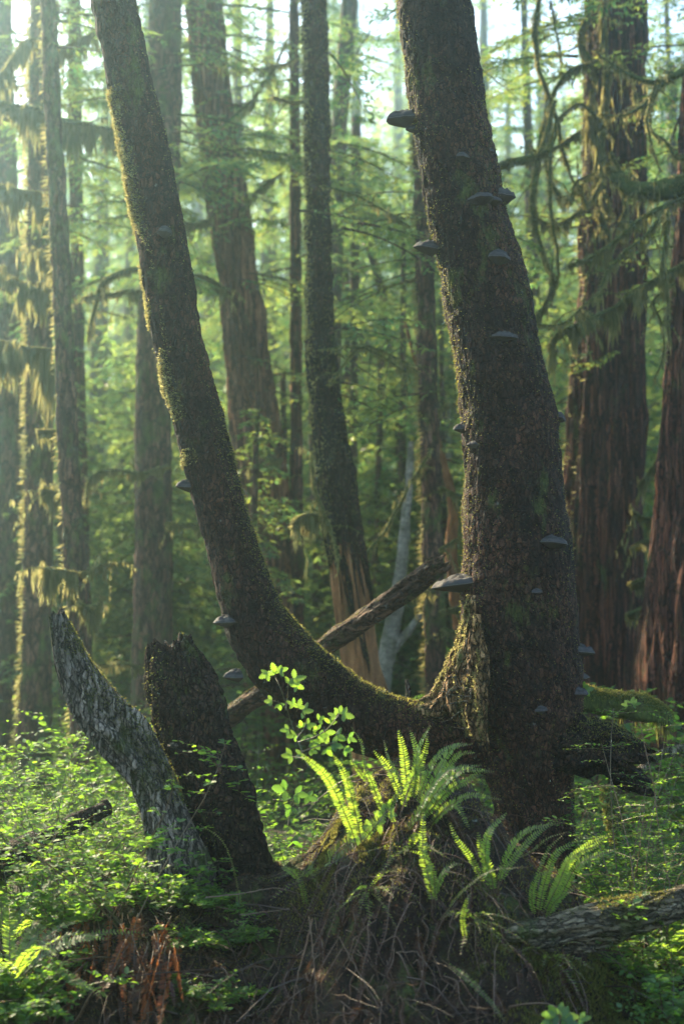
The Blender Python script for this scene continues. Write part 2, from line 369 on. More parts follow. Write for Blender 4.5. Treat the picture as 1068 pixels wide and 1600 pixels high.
# ------------------------------------------------------------------ conifer foliage
def sprays(fo, wo, O, AZ, LEN, EL, DROOP, r, tw_step=.10, q_len=(.05, .11), dens=1.0, start=.15, qw=.32, side=.36, wmat=0, fmat=0, thick=.012):
    """hemlock branches: a bent limb, flat side twigs, short needle-covered shoots"""
    for o, az, ln, el, dr in zip(O, AZ, LEN, EL, DROOP):
        h = np.array([math.cos(az), math.sin(az), 0]); sd_ = np.array([-h[1], h[0], 0]); up = np.array([0, 0, 1.])
        n = 9; s = np.linspace(0, 1, n)[:, None]
        wig = r.normal(0, .05)
        path = o + ln * (h * s * math.cos(el) + up * (s * math.sin(el) - dr * s * s) + sd_ * wig * s * s)
        if wo is not None: tube(wo, path, np.linspace(thick * ln * .7 + .004, .003, n), 4, mat=wmat, cap=False)
        m = max(4, int(ln * (1 - start) / tw_step * dens)); ts = np.repeat(np.linspace(start, .98, m), 2) + r.uniform(-.02, .02, 2 * m)
        ts = np.clip(ts, 0, 1); sg = np.tile([1., -1.], m)
        tp = np.stack([np.interp(ts, s[:, 0], path[:, k]) for k in range(3)], 1)
        tl = ln * side * (1.05 - ts) ** .8 * r.uniform(.5, 1.15, 2 * m) + .06; tl = np.minimum(tl, .75)
        td = nrm(h * .55 + sd_ * sg[:, None] * .85 + up * r.normal(-.18, .12, (2 * m, 1)))
        k = max(3, int(.38 * ln / .09)); k = min(k, 8)
        uu = (np.arange(k) + .5) / k
        B = (tp[:, None] + td[:, None] * (tl[:, None] * uu[None])[..., None] - up * (.25 * tl[:, None] * uu[None] ** 2)[..., None])
        B = np.repeat(B.reshape(-1, 3), 2, 0); nb = len(B)
        tD = np.repeat(np.repeat(td, k, 0), 2, 0); perp = np.cross(tD, up); ss = np.tile([1., -1.], nb // 2)[:, None]
        D = tD * .75 + perp * ss * .7 + r.normal(size=(nb, 3)) * .22 + up * -.15
        Lq = r.uniform(*q_len, nb) * (1 - .35 * np.tile(np.repeat(uu, 2), 2 * m))
        S = np.cross(D, up) + r.normal(size=(nb, 3)) * .35
        inst(fo, T_DIAM, B, D, S, Lq, Lq * qw, np.clip(r.random(nb) * .7 + r.random() * .3, 0, 1), fmat)
def crown(seed, z0, z1, rmax, nb, cx=lambda z: 0., **kw):
    r = rng(seed); fo, wo = MB(), MB()
    z = np.sort(r.uniform(z0, z1, nb)); f = (z - z0) / (z1 - z0)
    O = np.stack([cx(z) * np.ones(nb), np.zeros(nb), z], 1) if callable(cx) else None
    ln = rmax * (1 - f * .75) * r.uniform(.5, 1.1, nb)
    sprays(fo, wo, O, r.uniform(0, 2 * math.pi, nb), ln, r.normal(.05, .12, nb), r.uniform(.15, .4, nb), r, **kw)
    return fo, wo

# ------------------------------------------------------------------ ground
def ground_h(x, y):
    return .12 * fbm(x * .22, y * .22, x * 0, 3, 50) + .05 * fbm(x * 1.4, y * 1.4, x * 0, 3, 60) + np.clip(y - 45, 0, 60) * .03
RIDGE_Y = 6.15
_rp = [(-120, 1640), (0, 1560), (60, 1478), (120, 1415), (200, 1402), (330, 1398), (430, 1385), (480, 1345), (520, 1275), (560, 1222), (620, 1208), (680, 1218), (740, 1252), (790, 1318), (850, 1385), (920, 1440), (1000, 1500), (1080, 1545), (1200, 1650)]
_rw = np.array([P(a, b, RIDGE_Y) for a, b in _rp])
def mound_h(x, y):
    z = np.interp(x, _rw[:, 0], _rw[:, 2])
    fr = np.clip((y - 4.75) / (RIDGE_Y - .12 - 4.75), 0, 1); bk = np.clip((8.3 - y) / (8.3 - RIDGE_Y - .25), 0, 1)
    f = np.minimum(fr ** .8, 1) * (bk * bk * (3 - 2 * bk))
    n = .07 * fbm(x * 3.2, y * 3.2, x * 0, 4, 71) + .03 * fbm(x * 14, y * 14, x * 0, 3, 81)
    return -.35 + (z + .35) * f + n * np.clip(f * 2, 0, 1)
def H(x, y):
    x, y = np.asarray(x, float), np.asarray(y, float)
    return np.maximum(ground_h(x, y), mound_h(x, y))
def heightfield(name, xs, ys, fn, mat, **k):
    X, Y = np.meshgrid(xs, ys); Z = fn(X, Y)
    nx, ny = len(xs), len(ys); i = np.arange(ny - 1)[:, None] * nx; j = np.arange(nx - 1)[None]
    mb = MB(); mb.add(np.stack([X, Y, Z], -1).reshape(-1, 3), np.stack([i + j, i + j + 1, i + nx + j + 1, i + nx + j], -1).reshape(-1, 4))
    o = mb.build(name, mat); tag(o, **k); return o
def gspace(a, b, c, n1, n2): return np.concatenate([np.linspace(-c, -a, n1, endpoint=False), np.linspace(-a, a, n2, endpoint=False), np.linspace(a, c, n1)])
heightfield('ground', gspace(10, 0, 220, 70, 160), np.concatenate([np.linspace(-30, 4, 12, endpoint=False), np.linspace(4, 24, 160, endpoint=False), np.linspace(24, 240, 110)]), ground_h, M['dirt'], kind='structure')
heightfield('mound', np.linspace(-2.3, 2.0, 260), np.linspace(4.7, 8.4, 230), mound_h, M['dirt'], kind='structure')

# ------------------------------------------------------------------ the two big leaning trees
TA_D, TB_D = 7.5, 7.45
a_rows = [(846, 1520, 150), (842, 1400, 118), (834, 1260, 122), (826, 1190, 152), (819, 1100, 188), (812, 1000, 182), (809, 900, 172), (801, 800, 160), (797, 700, 156), (785, 600, 150), (767, 500, 138), (746, 400, 128), (724, 300, 124), (703, 200, 120), (689, 100, 119), (675, 0, 117), (662, -100, 112)]
A = empty('leaning_spruce_tree', 'thick dark leaning trunk studded with shelf fungi, standing behind the fern mound', 'tree', tuple(P(846, 1420, TA_D)))
def parent_keep(o, p): o.parent = p; o.matrix_parent_inverse = Matrix.Translation(-p.location)
mb = MB(); TR['A'] = trunk_mesh(mb, extend(pix_path(a_rows, TA_D), None, 9.5, .7), 'flake', 3, 240, .0085, .95, lump=.07)
parent_keep(mb.build('trunk', M['bark']), A)
mb = MB(); fuzz(mb, TR['A'], 26000, 5, (-1, .5, .2), (.006, .018), .004, .0, .62, .25)
fuzz(mb, TR['A'], 9000, 6, (1, .2, .1), (.006, .016), .004, .2, .9, .35); fuzz(mb, TR['A'], 14000, 7, None, (.004, .012), .005, 0, .5, .15)
parent_keep(mb.build('moss', M['moss']), A)
fo, wo = crown(21, 6.5, 11, 2.6, 16, cx=lambda z: P(600, -600, TA_D)[0] + 0 * z)
for m_ in fo.v + wo.v: m_ += np.array([0, TA_D, 0])
wb = MB(); wb.merge(fo); n0 = wb.n
for v_, a_ in zip(wo.v, wo.a): wb.v.append(v_); wb.a.append(a_)
for f_, m_ in wo.f: wb.f.append((f_ + n0, 1))
wb.n += wo.n
parent_keep(wb.build('crown', [M['conifer'], M['bark_far']]), A)
def part(parent, name, mb, mats, label=None):
    o = mb.build(name, mats)
    parent_keep(o, parent)
    if label: o['label'] = label
    return o
def log_mesh(rows, d, kind='grain', seed=1, seg=64, step=.012, amp=1., **k):
    mb = MB(); t = trunk_mesh(mb, pix_path(rows, d), kind, seg=seg, step=step, seed=seed, amp=amp, capends=True, **k); return mb, t
# roots and broken stubs at its base
mb, t = log_mesh([(800, 1150, 120, 7.5), (860, 1158, 104, 7.4), (930, 1178, 90, 7.35), (975, 1190, 76, 7.3), (998, 1200, 62, 7.3)], 0, 'lump', 41, 130, .008, 3.2, jag=.10, lump=.2)
fuzz(mb, t, 9000, 8, (0, 0, 1), (.005, .02), .005, patch=.3, mat=1)
part(A, 'broken_root', mb, [M['bark_dark'], M['moss']], 'decayed broken root stub jutting out from the trunk base')
mb, t = log_mesh([(840, 1085, 60, 7.55), (900, 1092, 44, 7.6), (950, 1100, 38, 7.6), (1000, 1106, 36, 7.6), (1035, 1118, 24, 7.6), (1043, 1135, 14, 7.6)], 0, 'lump', 42, 60, .01)
fuzz(mb, t, 16000, 9, (0, 0, 1), (.006, .025), .005, mat=1); hang_moss(mb, t['c'][40:], 500, 3, (.03, .16), .006, .03, 1)
part(A, 'mossy_branch', mb, [M['bark_mossy'], M['moss']], 'low horizontal branch shaggy with moss')
mb = MB()
for k, rows in enumerate([
    [(752, 985, 12, 7.16), (752, 1040, 18, 7.14), (752, 1100, 20, 7.12), (756, 1150, 14, 7.12), (762, 1178, 6, 7.12)],
    [(744, 960, 12, 7.20), (741, 1020, 20, 7.19), (740, 1080, 24, 7.18), (745, 1135, 22, 7.17), (752, 1165, 8, 7.16)],
    [(737, 930, 10, 7.28), (733, 1000, 20, 7.27), (728, 1060, 26, 7.26), (730, 1110, 24, 7.26), (738, 1150, 10, 7.24)],
    [(733, 945, 10, 7.36), (724, 1010, 20, 7.35), (716, 1060, 26, 7.35), (714, 1105, 24, 7.34), (722, 1135, 12, 7.32)],
    [(730, 965, 10, 7.44), (717, 1020, 20, 7.44), (706, 1064, 26, 7.44), (696, 1098, 28, 7.42), (665, 1112, 24, 7.42), (610, 1106, 12, 7.42)],
    [(728, 985, 10, 7.52), (712, 1030, 18, 7.53), (700, 1066, 22, 7.54), (684, 1092, 22, 7.54), (650, 1102, 16, 7.54)]]):
    t = trunk_mesh(mb, pix_path(rows, 0), 'flake', 60 + k, 50, .006, 1.9, lump=.3, flute=.08, twist=3)
    fuzz(mb, t, 5000, 70 + k, (-.8, -.2, .3), (.003, .014), .0045, patch=.52, mat=1)
part(A, 'root_flare', mb, [M['root'], M['hang']], 'gnarled mossy root flare with a hollow on the sunny side')
mb = MB(); r = rng(4)
for k in range(16):
    p0 = P(r.uniform(708, 735), r.uniform(1000, 1150), 7.14); p1 = p0 + np.array([r.uniform(-.12, .02), r.uniform(-.05, .02), r.uniform(-.10, .06)])
    tube(mb, [p0, (p0 + p1) / 2 + r.normal(0, .012, 3), p1], [.004, .003, .0015], 5)
part(A, 'rootlets', mb, M['snag'])

b_rows = [(790, 1175, 70, 7.62), (740, 1160, 96, 7.6), (680, 1150, 100, 7.55), (600, 1136, 102, 7.48), (520, 1098, 108), (452, 1046, 112), (405, 982, 102), (375, 900, 86), (346, 800, 80), (321, 700, 79), (295, 600, 80), (273, 500, 81), (256, 400, 82), (238, 300, 80), (219, 200, 77), (198, 100, 74), (177, 0, 71), (156, -100, 68)]
B = empty('curved_spruce_tree', 'long leaning trunk sweeping down in a mossy curve to the foot of the fungus-studded trunk', 'tree', tuple(P(680, 1200, 7.0)))
mb = MB(); TR['B'] = trunk_mesh(mb, extend(pix_path(b_rows, TB_D), None, 9, .7), 'flake', 13, 200, .0085, .8, lump=.05)
parent_keep(mb.build('trunk', M['bark']), B)
mb = MB(); fuzz(mb, TR['B'], 60000, 15, (-1, .15, .1), (.005, .022), .005, .27, .50, .3, .05, mat=1); fuzz(mb, TR['B'], 20000, 16, (-.4, .3, 1), (.005, .016), .0045, .25, .5, .05, mat=1); fuzz(mb, TR['B'], 30000, 17, (.2, 0, 1), (.005, .02), .005, .02, .30)
fuzz(mb, TR['B'], 12000, 18, (1, 0, .3), (.004, .014), .005, .2, .9, .25)
parent_keep(mb.build('moss', [M['moss'], M['hang']]), B)
fo, wo = MB(), MB(); r = rng(31)
O = np.array([P(120, -500, TB_D)] * 10) + r.normal(0, .2, (10, 3)) + np.linspace(0, 2.5, 10)[:, None] * [-.2, 0, 1]
sprays(fo, fo, O, r.uniform(0, 6.28, 10), r.uniform(1, 2.2, 10), r.normal(.1, .1, 10), np.full(10, .25), r, wmat=1)
part(B, 'crown', fo, [M['conifer'], M['bark_far']])

# bracket fungi
def conk_mesh(wd, dp, th, seed):
    """shelf: domed, ringed top, flat pale underside; grows along +y, x across"""
    mb = MB(); na, nr = 29, 12; r = rng(seed); ph = r.uniform(0, 6)
    def outline(t): return 1 + .10 * np.sin(2.3 * t + ph) + .05 * np.sin(6 * t + 2 * ph) + .03 * np.sin(13 * t + ph)
    t = np.linspace(-.12, math.pi + .12, na)[None]; f = np.linspace(0, 1, nr)[:, None]
    X = np.cos(t) * f * wd / 2 * outline(t); Y = np.sin(t) * f * dp * outline(t)
    ring = np.sin(f * 15 + ph) * .05 * f
    top = th * (.10 + .80 * np.sqrt(np.clip(1 - .995 * f ** 1.7, 0, 1)) * (1 - .30 * f) + ring + .11 * fbm(X * 70, Y * 70, X * 0, 3, seed)) * np.ones_like(t)
    bot = -th * (.55 * (1 - f) ** .85) - th * .02 + 0 * t
    top[-1] = th * .10
    VT = np.stack([X, Y - .03 * wd, top], -1); VB = np.stack([X * .97, Y * .97 - .03 * wd, bot], -1)
    mid = np.stack([X[-1] * 1.02, Y[-1] * 1.02 - .03 * wd, np.full(na, th * .04)], -1)[None]
    V = np.concatenate([VT, mid, VB[::-1]]); n = len(V)
    a = np.concatenate([f[:, 0] * .9, [1.0], np.full(nr, 0.)])
    i = np.arange(n - 1)[:, None] * na; j = np.arange(na - 1)[None]
    mb.add(V.reshape(-1, 3), np.stack([i + j, i + na + j, i + na + j + 1, i + j + 1], -1).reshape(-1, 4), np.repeat(a, na))
    return mb
def hit_trunk(tr, px, py, edge=None):
    """the point of a trunk seen at a pixel (its near side), and the outward direction there"""
    c = tr['c']; u = (c[:, 0] / (c[:, 1]))      # compare along the trunk in view angles
    d = c[:, 1].mean(); p = P(px, py, d); i = int(np.argmin(((c - p) ** 2).sum(1)))
    p = P(px, py, c[i, 1]); i = int(np.argmin(((c - p) ** 2).sum(1)))
    t = tr['t'][i]; sdv = nrm(np.cross(t, [0, 1, 0])); off = np.dot(p - c[i], sdv) / tr['r'][i]
    off = np.clip(off, -.97, .97) if edge is None else edge
    o = sdv * off + nrm(np.cross(sdv, t)) * math.sqrt(1 - off * off) * (-1)
    if o[1] > 0 and abs(off) < .9: o = sdv * off - np.array([0, math.sqrt(1 - off * off), 0]); 
    return c[i] + o * tr['r'][i] * .97, nrm(o)
AW = 'thick fungus-studded trunk'
conks = [
 ('A', 620, 183, 40, 26, -1, 'dark bracket fungus, highest on the left edge of the thick leaning trunk'),
 ('A', 640, 200, 16, 12, -1, 'tiny bracket fungus tucked just under the highest left-edge shelf of the thick trunk'),
 ('A', 692, 12, 20, 10, None, 'small bracket fungus nearest the top edge of the view on the thick trunk'),
 ('A', 750, 108, 12, 8, 1, 'very small knob fungus high on the right edge of the thick trunk'),
 ('A', 717, 264, 26, 13, None, 'small faint bracket fungus in the middle of the thick trunk, above the large pair'),
 ('A', 762, 245, 13, 8, None, 'tiny round fungus on the thick trunk, above the hoof-shaped one'),
 ('A', 786, 306, 44, 30, 1, 'large hoof-shaped bracket fungus on the right edge of the thick trunk, upper half'),
 ('A', 745, 326, 46, 18, None, 'wide flat bracket fungus beside and just below the large hoof-shaped one'),
 ('A', 674, 347, 26, 14, -.6, 'small brownish bracket fungus above the shelf on the left edge of the thick trunk'),
 ('A', 660, 386, 36, 22, -1, 'dark shelf fungus on the left edge of the thick trunk, lowest of the upper group'),
 ('A', 772, 416, 42, 22, None, 'domed bracket fungus on the face of the thick trunk below the large hoof-shaped one'),
 ('A', 780, 538, 40, 13, None, 'thin greyish bracket fungus alone at mid height on the face of the thick trunk'),
 ('A', 868, 647, 40, 24, 1, 'pointed bracket fungus sticking out of the right edge of the thick trunk at mid height'),
 ('A', 854, 692, 24, 12, .8, 'small bracket fungus just below the pointed one on the right edge'),
 ('A', 717, 667, 22, 16, -1, 'small dark bracket fungus on the left edge of the thick trunk at mid height'),
 ('A', 850, 850, 52, 20, None, 'broad dark bracket fungus on the face of the thick trunk in its lower half'),
 ('A', 700, 908, 66, 26, -1, 'largest bracket fungus, a layered shelf reaching out towards the broken pole end'),
 ('A', 902, 1012, 50, 26, 1, 'pale greenish bracket fungus low on the right edge, upper one of the stacked pair'),
 ('A', 900, 1054, 40, 20, 1, 'dull bracket fungus low on the right edge, lower one of the stacked pair'),
 ('A', 832, 1102, 22, 12, None, 'small whitish bracket fungus low on the face of the thick trunk above its base'),
 ('A', 826, 925, 22, 9, None, 'small mossy shelf fungus on the thick trunk just under the broad dark one'),
 ('A', 736, 1088, 30, 16, -.8, 'pale sunlit shelf in the hollow of the golden root flare'),
 ('B', 262, 372, 28, 17, None, 'rounded bracket fungus on the upper face of the curved leaning trunk'),
 ('B', 287, 757, 26, 18, -1, 'bracket fungus on the left edge of the curved leaning trunk at mid height'),
 ('B', 420, 946, 42, 18, .8, 'blue-grey bracket fungus on the right side where the curved trunk begins to bend'),
 ('B', 362, 1053, 26, 18, -.93, 'dark bracket fungus under the bend of the curved trunk'),
]
for k, (tn, px, py, wpx, tpx, edge, lab) in enumerate(conks):
    s_ = .00336; r = rng(k + 50)
    pos, o_ = hit_trunk(TR[tn], px, py, edge)
    sidey = edge is not None and abs(edge) > .85
    wd, th = wpx * s_ * (.92 if not sidey else 1.1), tpx * s_ * .85
    dp = wpx * s_ * (.55 if not sidey else .85)
    if sidey:
        o_ = nrm(np.array([math.copysign(1, edge) * .9, -.42, 0]))
        pos = P(px - math.copysign(wpx * .38, edge), py, pos[1] - .02)
    ob = conk_mesh(wd, dp, th, 100 + k).build('bracket_fungus', M['conk'])
    hx = nrm(np.array([o_[0], o_[1], 0])); ob.matrix_world = Matrix(((hx[1], hx[0], 0, pos[0]), (-hx[0], hx[1], 0, pos[1]), (0, 0, 1, pos[2] - th * .3), (0, 0, 0, 1))) @ Matrix.Rotation(r.normal(0, .10), 4, 'Y') @ Matrix.Rotation(r.normal(-.06, .08), 4, 'X')
    tag(ob, lab, 'bracket fungus', 'bracket fungi growing on the leaning trunks')

# ------------------------------------------------------------------ broken stump, grey snag, poles and logs near the mound
S = empty('broken_stump', 'dark leaning broken stump with a jagged top, between the grey snag and the curved trunk', 'stump', tuple(P(375, 1400, 6.45)))
mb = MB(); TR['C'] = trunk_mesh(mb, pix_path([(394, 1450, 122), (374, 1360, 104), (350, 1285, 106), (326, 1215, 112), (304, 1150, 112), (287, 1090, 108), (277, 1045, 94), (266, 1004, 66)], 6.5), 'flake', 77, 190, .008, 1.5, capends=True, jag=.035, lump=.08)
fuzz(mb, TR['C'], 9000, 78, (-.3, -.2, .5), (.004, .016), .005, patch=.3, mat=1)
part(S, 'trunk', mb, [M['bark_dark'], M['moss']])
mb = conk_mesh(.055, .035, .02, 501); t_, o_ = hit_trunk(TR['C'], 276, 1162)
ob = mb.build('bracket_fungus', M['snag']); ob.location = t_; ob.rotation_euler = (0, 0, math.pi)
tag(ob, 'small whitish bracket on the dark broken stump', 'bracket fungus')
D_ = empty('grey_snag', 'weathered grey snag curving up to a blunt tip, with green moss patches', 'snag', tuple(P(285, 1400, 6.3)))
mb = MB(); TR['D'] = trunk_mesh(mb, pix_path([(292, 1440, 104), (286, 1375, 88), (270, 1305, 72), (248, 1245, 58), (221, 1190, 58), (186, 1142, 64), (143, 1092, 56), (117, 1048, 44), (102, 1004, 33), (88, 958, 20)], 6.3), 'grain', 88, 170, .007, 2.3, capends=True, jag=.015, lump=.16, twist=1.2)
part(D_, 'trunk', mb, M['snag'])
mb = MB(); fuzz(mb, TR['D'], 20000, 89, (.7, -.3, .7), (.003, .011), .005, .25, .97, .18)
part(D_, 'moss', mb, M['moss'])
mb, t = log_mesh([(330, 1140, 28, 8.8), (400, 1090, 26, 8.7), (480, 1030, 25, 8.6), (560, 973, 30, 8.5), (630, 925, 30, 8.4), (688, 880, 30, 8.3)], 0, 'grain', 91, 80, .008, 1.1, jag=.05)
fuzz(mb, t, 5000, 92, (0, 0, 1), (.003, .012), .004, patch=.2, mat=1)
tag(mb.build('broken_pole', [M['pole'], M['moss']]), 'broken bare pole slanting up behind the curved trunk, its snapped end in the air', 'broken branch')
mb, t = log_mesh([(636, 1100, 8), (637, 1080, 8), (634, 1062, 5)], 7.8, 'grain', 93, 16, .01, .3)
tag(mb.build('dead_twig', M['snag']), 'short pale dead twig standing upright behind the dip of the curved trunk', 'twig')
mb, t = log_mesh([(778, 1492, 54, 5.75), (840, 1474, 62, 5.7), (920, 1450, 56, 5.7), (1000, 1428, 46, 5.7), (1085, 1402, 36, 5.75), (1160, 1380, 34, 5.8)][::-1], 0, 'grain', 94, 130, .007, 2.6, jag=.16, lump=.16)
fuzz(mb, t, 16000, 95, (0, .2, 1), (.004, .012), .005, 0, .6, .35, mat=1); fuzz(mb, t, 4000, 96, (0, -.6, .4), (.004, .012), .005, patch=.45, mat=1)
q = pix_path([(762, 1472, 6, 5.55), (800, 1458, 26, 5.56), (850, 1446, 22, 5.6)], 0); trunk_mesh(mb, q, 'grain', 97, 30, .008, .6, capends=True)
tag(mb.build('fallen_log', [M['log'], M['moss']]), 'rotting mossy log with a splintered end, lying over the lower slope of the mound', 'log')
mb, t = log_mesh([(-60, 1352, 26, 7.6), (60, 1352, 28, 7.5), (130, 1350, 32, 7.4), (200, 1357, 22, 7.3)], 0, 'lump', 98, 60, .01)
fuzz(mb, t, 14000, 99, (0, 0, 1), (.005, .02), .005, mat=1)
tag(mb.build('mossy_log', [M['bark_mossy'], M['moss']]), 'thin mossy log lying level in front of the left-hand shrubs', 'log')
mb, t = log_mesh([(-40, 1372, 46, 7.0), (30, 1335, 42, 7.1), (90, 1300, 34, 7.3), (170, 1262, 22, 7.5)], 0, 'lump', 101, 60, .012)
tag(mb.build('fallen_branch', [M['bark_dark'], M['moss']]), 'dark fallen branch sloping up behind the thin mossy log', 'branch')
mb, t = log_mesh([(950, 1230, 22, 8.0), (958, 1270, 30, 7.9), (972, 1330, 34, 7.8), (975, 1400, 40, 7.8)][::-1], 0, 'lump', 102, 40, .012)
fuzz(mb, t, 8000, 103, None, (.005, .02), .005, mat=1)
tag(mb.build('mossy_post', [M['bark_mossy'], M['moss']]), 'short mossy upright stump seen beneath the broken root stub', 'stump')
mb, t = log_mesh([(1000, 1205, 12, 7.6), (1030, 1180, 13, 7.7), (1090, 1165, 13, 7.8)], 0, 'grain', 104, 24, .012, .5)
tag(mb.build('pale_branch', M['snag']), 'pale bare branch rising at the edge right of the root stub', 'branch')

# ------------------------------------------------------------------ the trees behind, one by one
def forest_tree(name, label, rows, d, kind='flake', mat='bark_far', seg=56, step=.04, amp=1., flute=0, twist=0, ztop=None, nb=26, rmax=2.2, cz0=None, seed=1, mossn=0, dens=1., group=None, crown_mat='conifer', fuzzside=(-1, .5, .2), droop=(.15, .4)):
    """rows from the foot up"""
    pts = extend(pix_path(rows, d), -.4, ztop or (8 + .45 * d), .6)
    base = (pts[0][0], pts[0][1], 0)
    t = empty(name, label, 'tree', base, group)
    mb = MB(); tr = trunk_mesh(mb, pts, kind, seed, seg, step, amp, flute=flute, twist=twist)
    part(t, 'trunk', mb, M[mat])
    z0, z1 = cz0 or 4.5, pts[-1][2]
    if nb:
        r = rng(seed + 500); z = np.sort(r.uniform(z0, z1, nb)); f = (z - z0) / max(z1 - z0, .1)
        O = np.stack([np.interp(z, tr['c'][:, 2], tr['c'][:, k]) for k in range(3)], 1)
        fo = MB(); ln = rmax * (1 - .6 * f) * r.uniform(.55, 1.1, nb)
        sprays(fo, fo, O, r.uniform(0, 6.283, nb), ln, r.normal(.05, .15, nb), r.uniform(*droop, nb), r, dens=dens, wmat=1, q_len=(.06, .13), qw=.34)
        part(t, 'crown', fo, [M[crown_mat], M['bark_far']])
    if mossn:
        mb = MB(); fuzz(mb, tr, mossn, seed + 9, fuzzside, (.02, .09), .012, .05, .6, .25); part(t, 'moss', mb, M['hang'])
    TR[name + str(seed)] = tr
    return t, tr
F = {}
F[1] = forest_tree('forest_tree', 'hazy broad trunk at the far left edge, behind the trunk hung with moss', [(10, 1160, 44), (14, 700, 42), (8, 300, 40), (0, 0, 38)], 17, seed=201, mossn=0, nb=30)
F[2] = forest_tree('moss_hung_tree', 'trunk with moss curtains and sunlit mossy edges, second from the left edge', [(52, 1180, 56), (58, 1000, 46), (62, 700, 44), (62, 400, 40), (66, 0, 36)], 14, seed=202, mossn=26000, nb=9, cz0=6)
F[3] = forest_tree('forest_tree', 'slender straight brown trunk just right of the moss-hung trunk', [(132, 1200, 42), (122, 950, 35), (107, 700, 33), (95, 400, 29), (82, 150, 27), (76, 0, 26)], 12, seed=203, mossn=5000, nb=10, cz0=6.2)
F[4] = forest_tree('forest_tree', 'thin hazy reddish trunk close behind the slender brown one', [(135, 1150, 26), (124, 700, 24), (120, 400, 22), (116, 0, 22)], 17, mat='bark_red', seed=204, nb=20, cz0=6)
F[5] = forest_tree('forest_tree', 'broad straight trunk half hidden behind the curved leaning trunk', [(236, 1150, 68), (240, 900, 60), (240, 600, 58), (256, 250, 54), (258, 0, 52)], 15, seed=205, nb=26, cz0=5.4, rmax=2.6, dens=1.1)
F[6] = forest_tree('cedar_tree', 'twisted fluted reddish cedar in the middle distance right of the curved trunk', [(446, 1150, 66), (432, 950, 52), (425, 850, 58), (414, 760, 70), (402, 680, 72), (388, 580, 66), (374, 450, 62), (355, 310, 58), (335, 180, 53), (318, 0, 52)], 16, 'strip', 'cedar_sunlit', 90, .03, 2.2, .05, .5, seed=206, nb=20, cz0=5.6)
F[7] = forest_tree('forest_tree', 'thin straight reddish trunk between the fluted cedar and the mossy middle trunk', [(465, 1120, 24), (463, 700, 20), (461, 300, 18), (459, 0, 16)], 16, mat='bark_red', seed=207, nb=7, cz0=6.6, rmax=1.6)
F[9] = forest_tree('forest_tree', 'short thin dark trunk glimpsed just left of the barkless trunk foot', [(500, 1110, 22), (497, 850, 21), (490, 650, 19), (486, 400, 15)], 20, seed=209, nb=10, cz0=7, rmax=1.2)
F[10] = forest_tree('forest_tree', 'hazy trunk leaning high up, just right of the middle trunk top', [(505, 1100, 24), (520, 600, 24), (522, 400, 26), (530, 200, 26), (546, 0, 26)], 19, seed=210, nb=22, cz0=7)
F[11] = forest_tree('forest_tree', 'straight mossy green trunk close to the left of the thick leaning trunk', [(682, 1120, 38), (679, 1000, 34), (671, 700, 32), (663, 400, 30), (658, 230, 28), (652, 0, 26)], 13, mat='bark_far', seed=211, mossn=12000, nb=7, cz0=6.6, rmax=1.8)
F[16] = forest_tree('leaning_sapling', 'thin reddish sapling slanting behind the middle trunk', [(640, 900, 13), (605, 510, 13), (580, 400, 12), (560, 340, 11), (548, 305, 9)], 21, mat='bark_red', seed=216, nb=8, cz0=6.5, rmax=1.1, ztop=10)
F[17] = forest_tree('forest_tree', 'short orange-brown trunk showing through between mossy trunk and thick leaning trunk', [(730, 1110, 20), (714, 940, 22), (704, 860, 19), (708, 800, 17), (698, 740, 12), (684, 690, 8)], 15, mat='wood', seed=217, twist=.8, nb=0, ztop=5)
# the middle trunk: bark above, bare wood below
t8 = empty('half_barked_tree', 'mossy middle trunk whose foot is stripped to bare orange wood', 'tree', tuple(P(560, 1120, 12) * [1, 1, 0]))
pts = pix_path([(548, 905, 60), (538, 850, 55), (528, 760, 54), (517, 680, 50), (506, 600, 44), (500, 500, 40), (497, 300, 39), (493, 100, 39), (491, 0, 39)], 12)
mb = MB(); tr = trunk_mesh(mb, extend(pts, None, 12, .6)[::-1], 'flake', 208, 100, .018, 2.2, lump=.05, jag=.45)
for k_ in ('c', 'V', 'r', 't', 'u', 'v'): tr[k_] = tr[k_][::-1]
part(t8, 'trunk', mb, M['bark'])
mb = MB(); fuzz(mb, tr, 20000, 18, (-1, .2, .1), (.015, .06), .009, 0, .6, .2, mat=1); fuzz(mb, tr, 14000, 19, None, (.008, .02), .008, 0, .55, .2); part(t8, 'moss', mb, [M['moss'], M['hang']])
pts = extend(pix_path([(575, 1110, 62), (563, 1040, 54), (552, 960, 52), (544, 895, 50), (538, 850, 46)], 12), -.3, None)
mb = MB(); trunk_mesh(mb, pts, 'strip', 218, 80, .02, 1.2); part(t8, 'bare_wood', mb, M['wood'])
mb = MB(); r = rng(88)
sprays(mb, mb, np.stack([np.interp(z_ := np.linspace(6.8, 11.5, 16), tr['c'][:, 2], tr['c'][:, k]) for k in range(3)], 1), r.uniform(0, 6.28, 16), r.uniform(.8, 2, 16), r.normal(.1, .1, 16), np.full(16, .25), r, wmat=1)
part(t8, 'crown', mb, [M['conifer'], M['bark_far']])
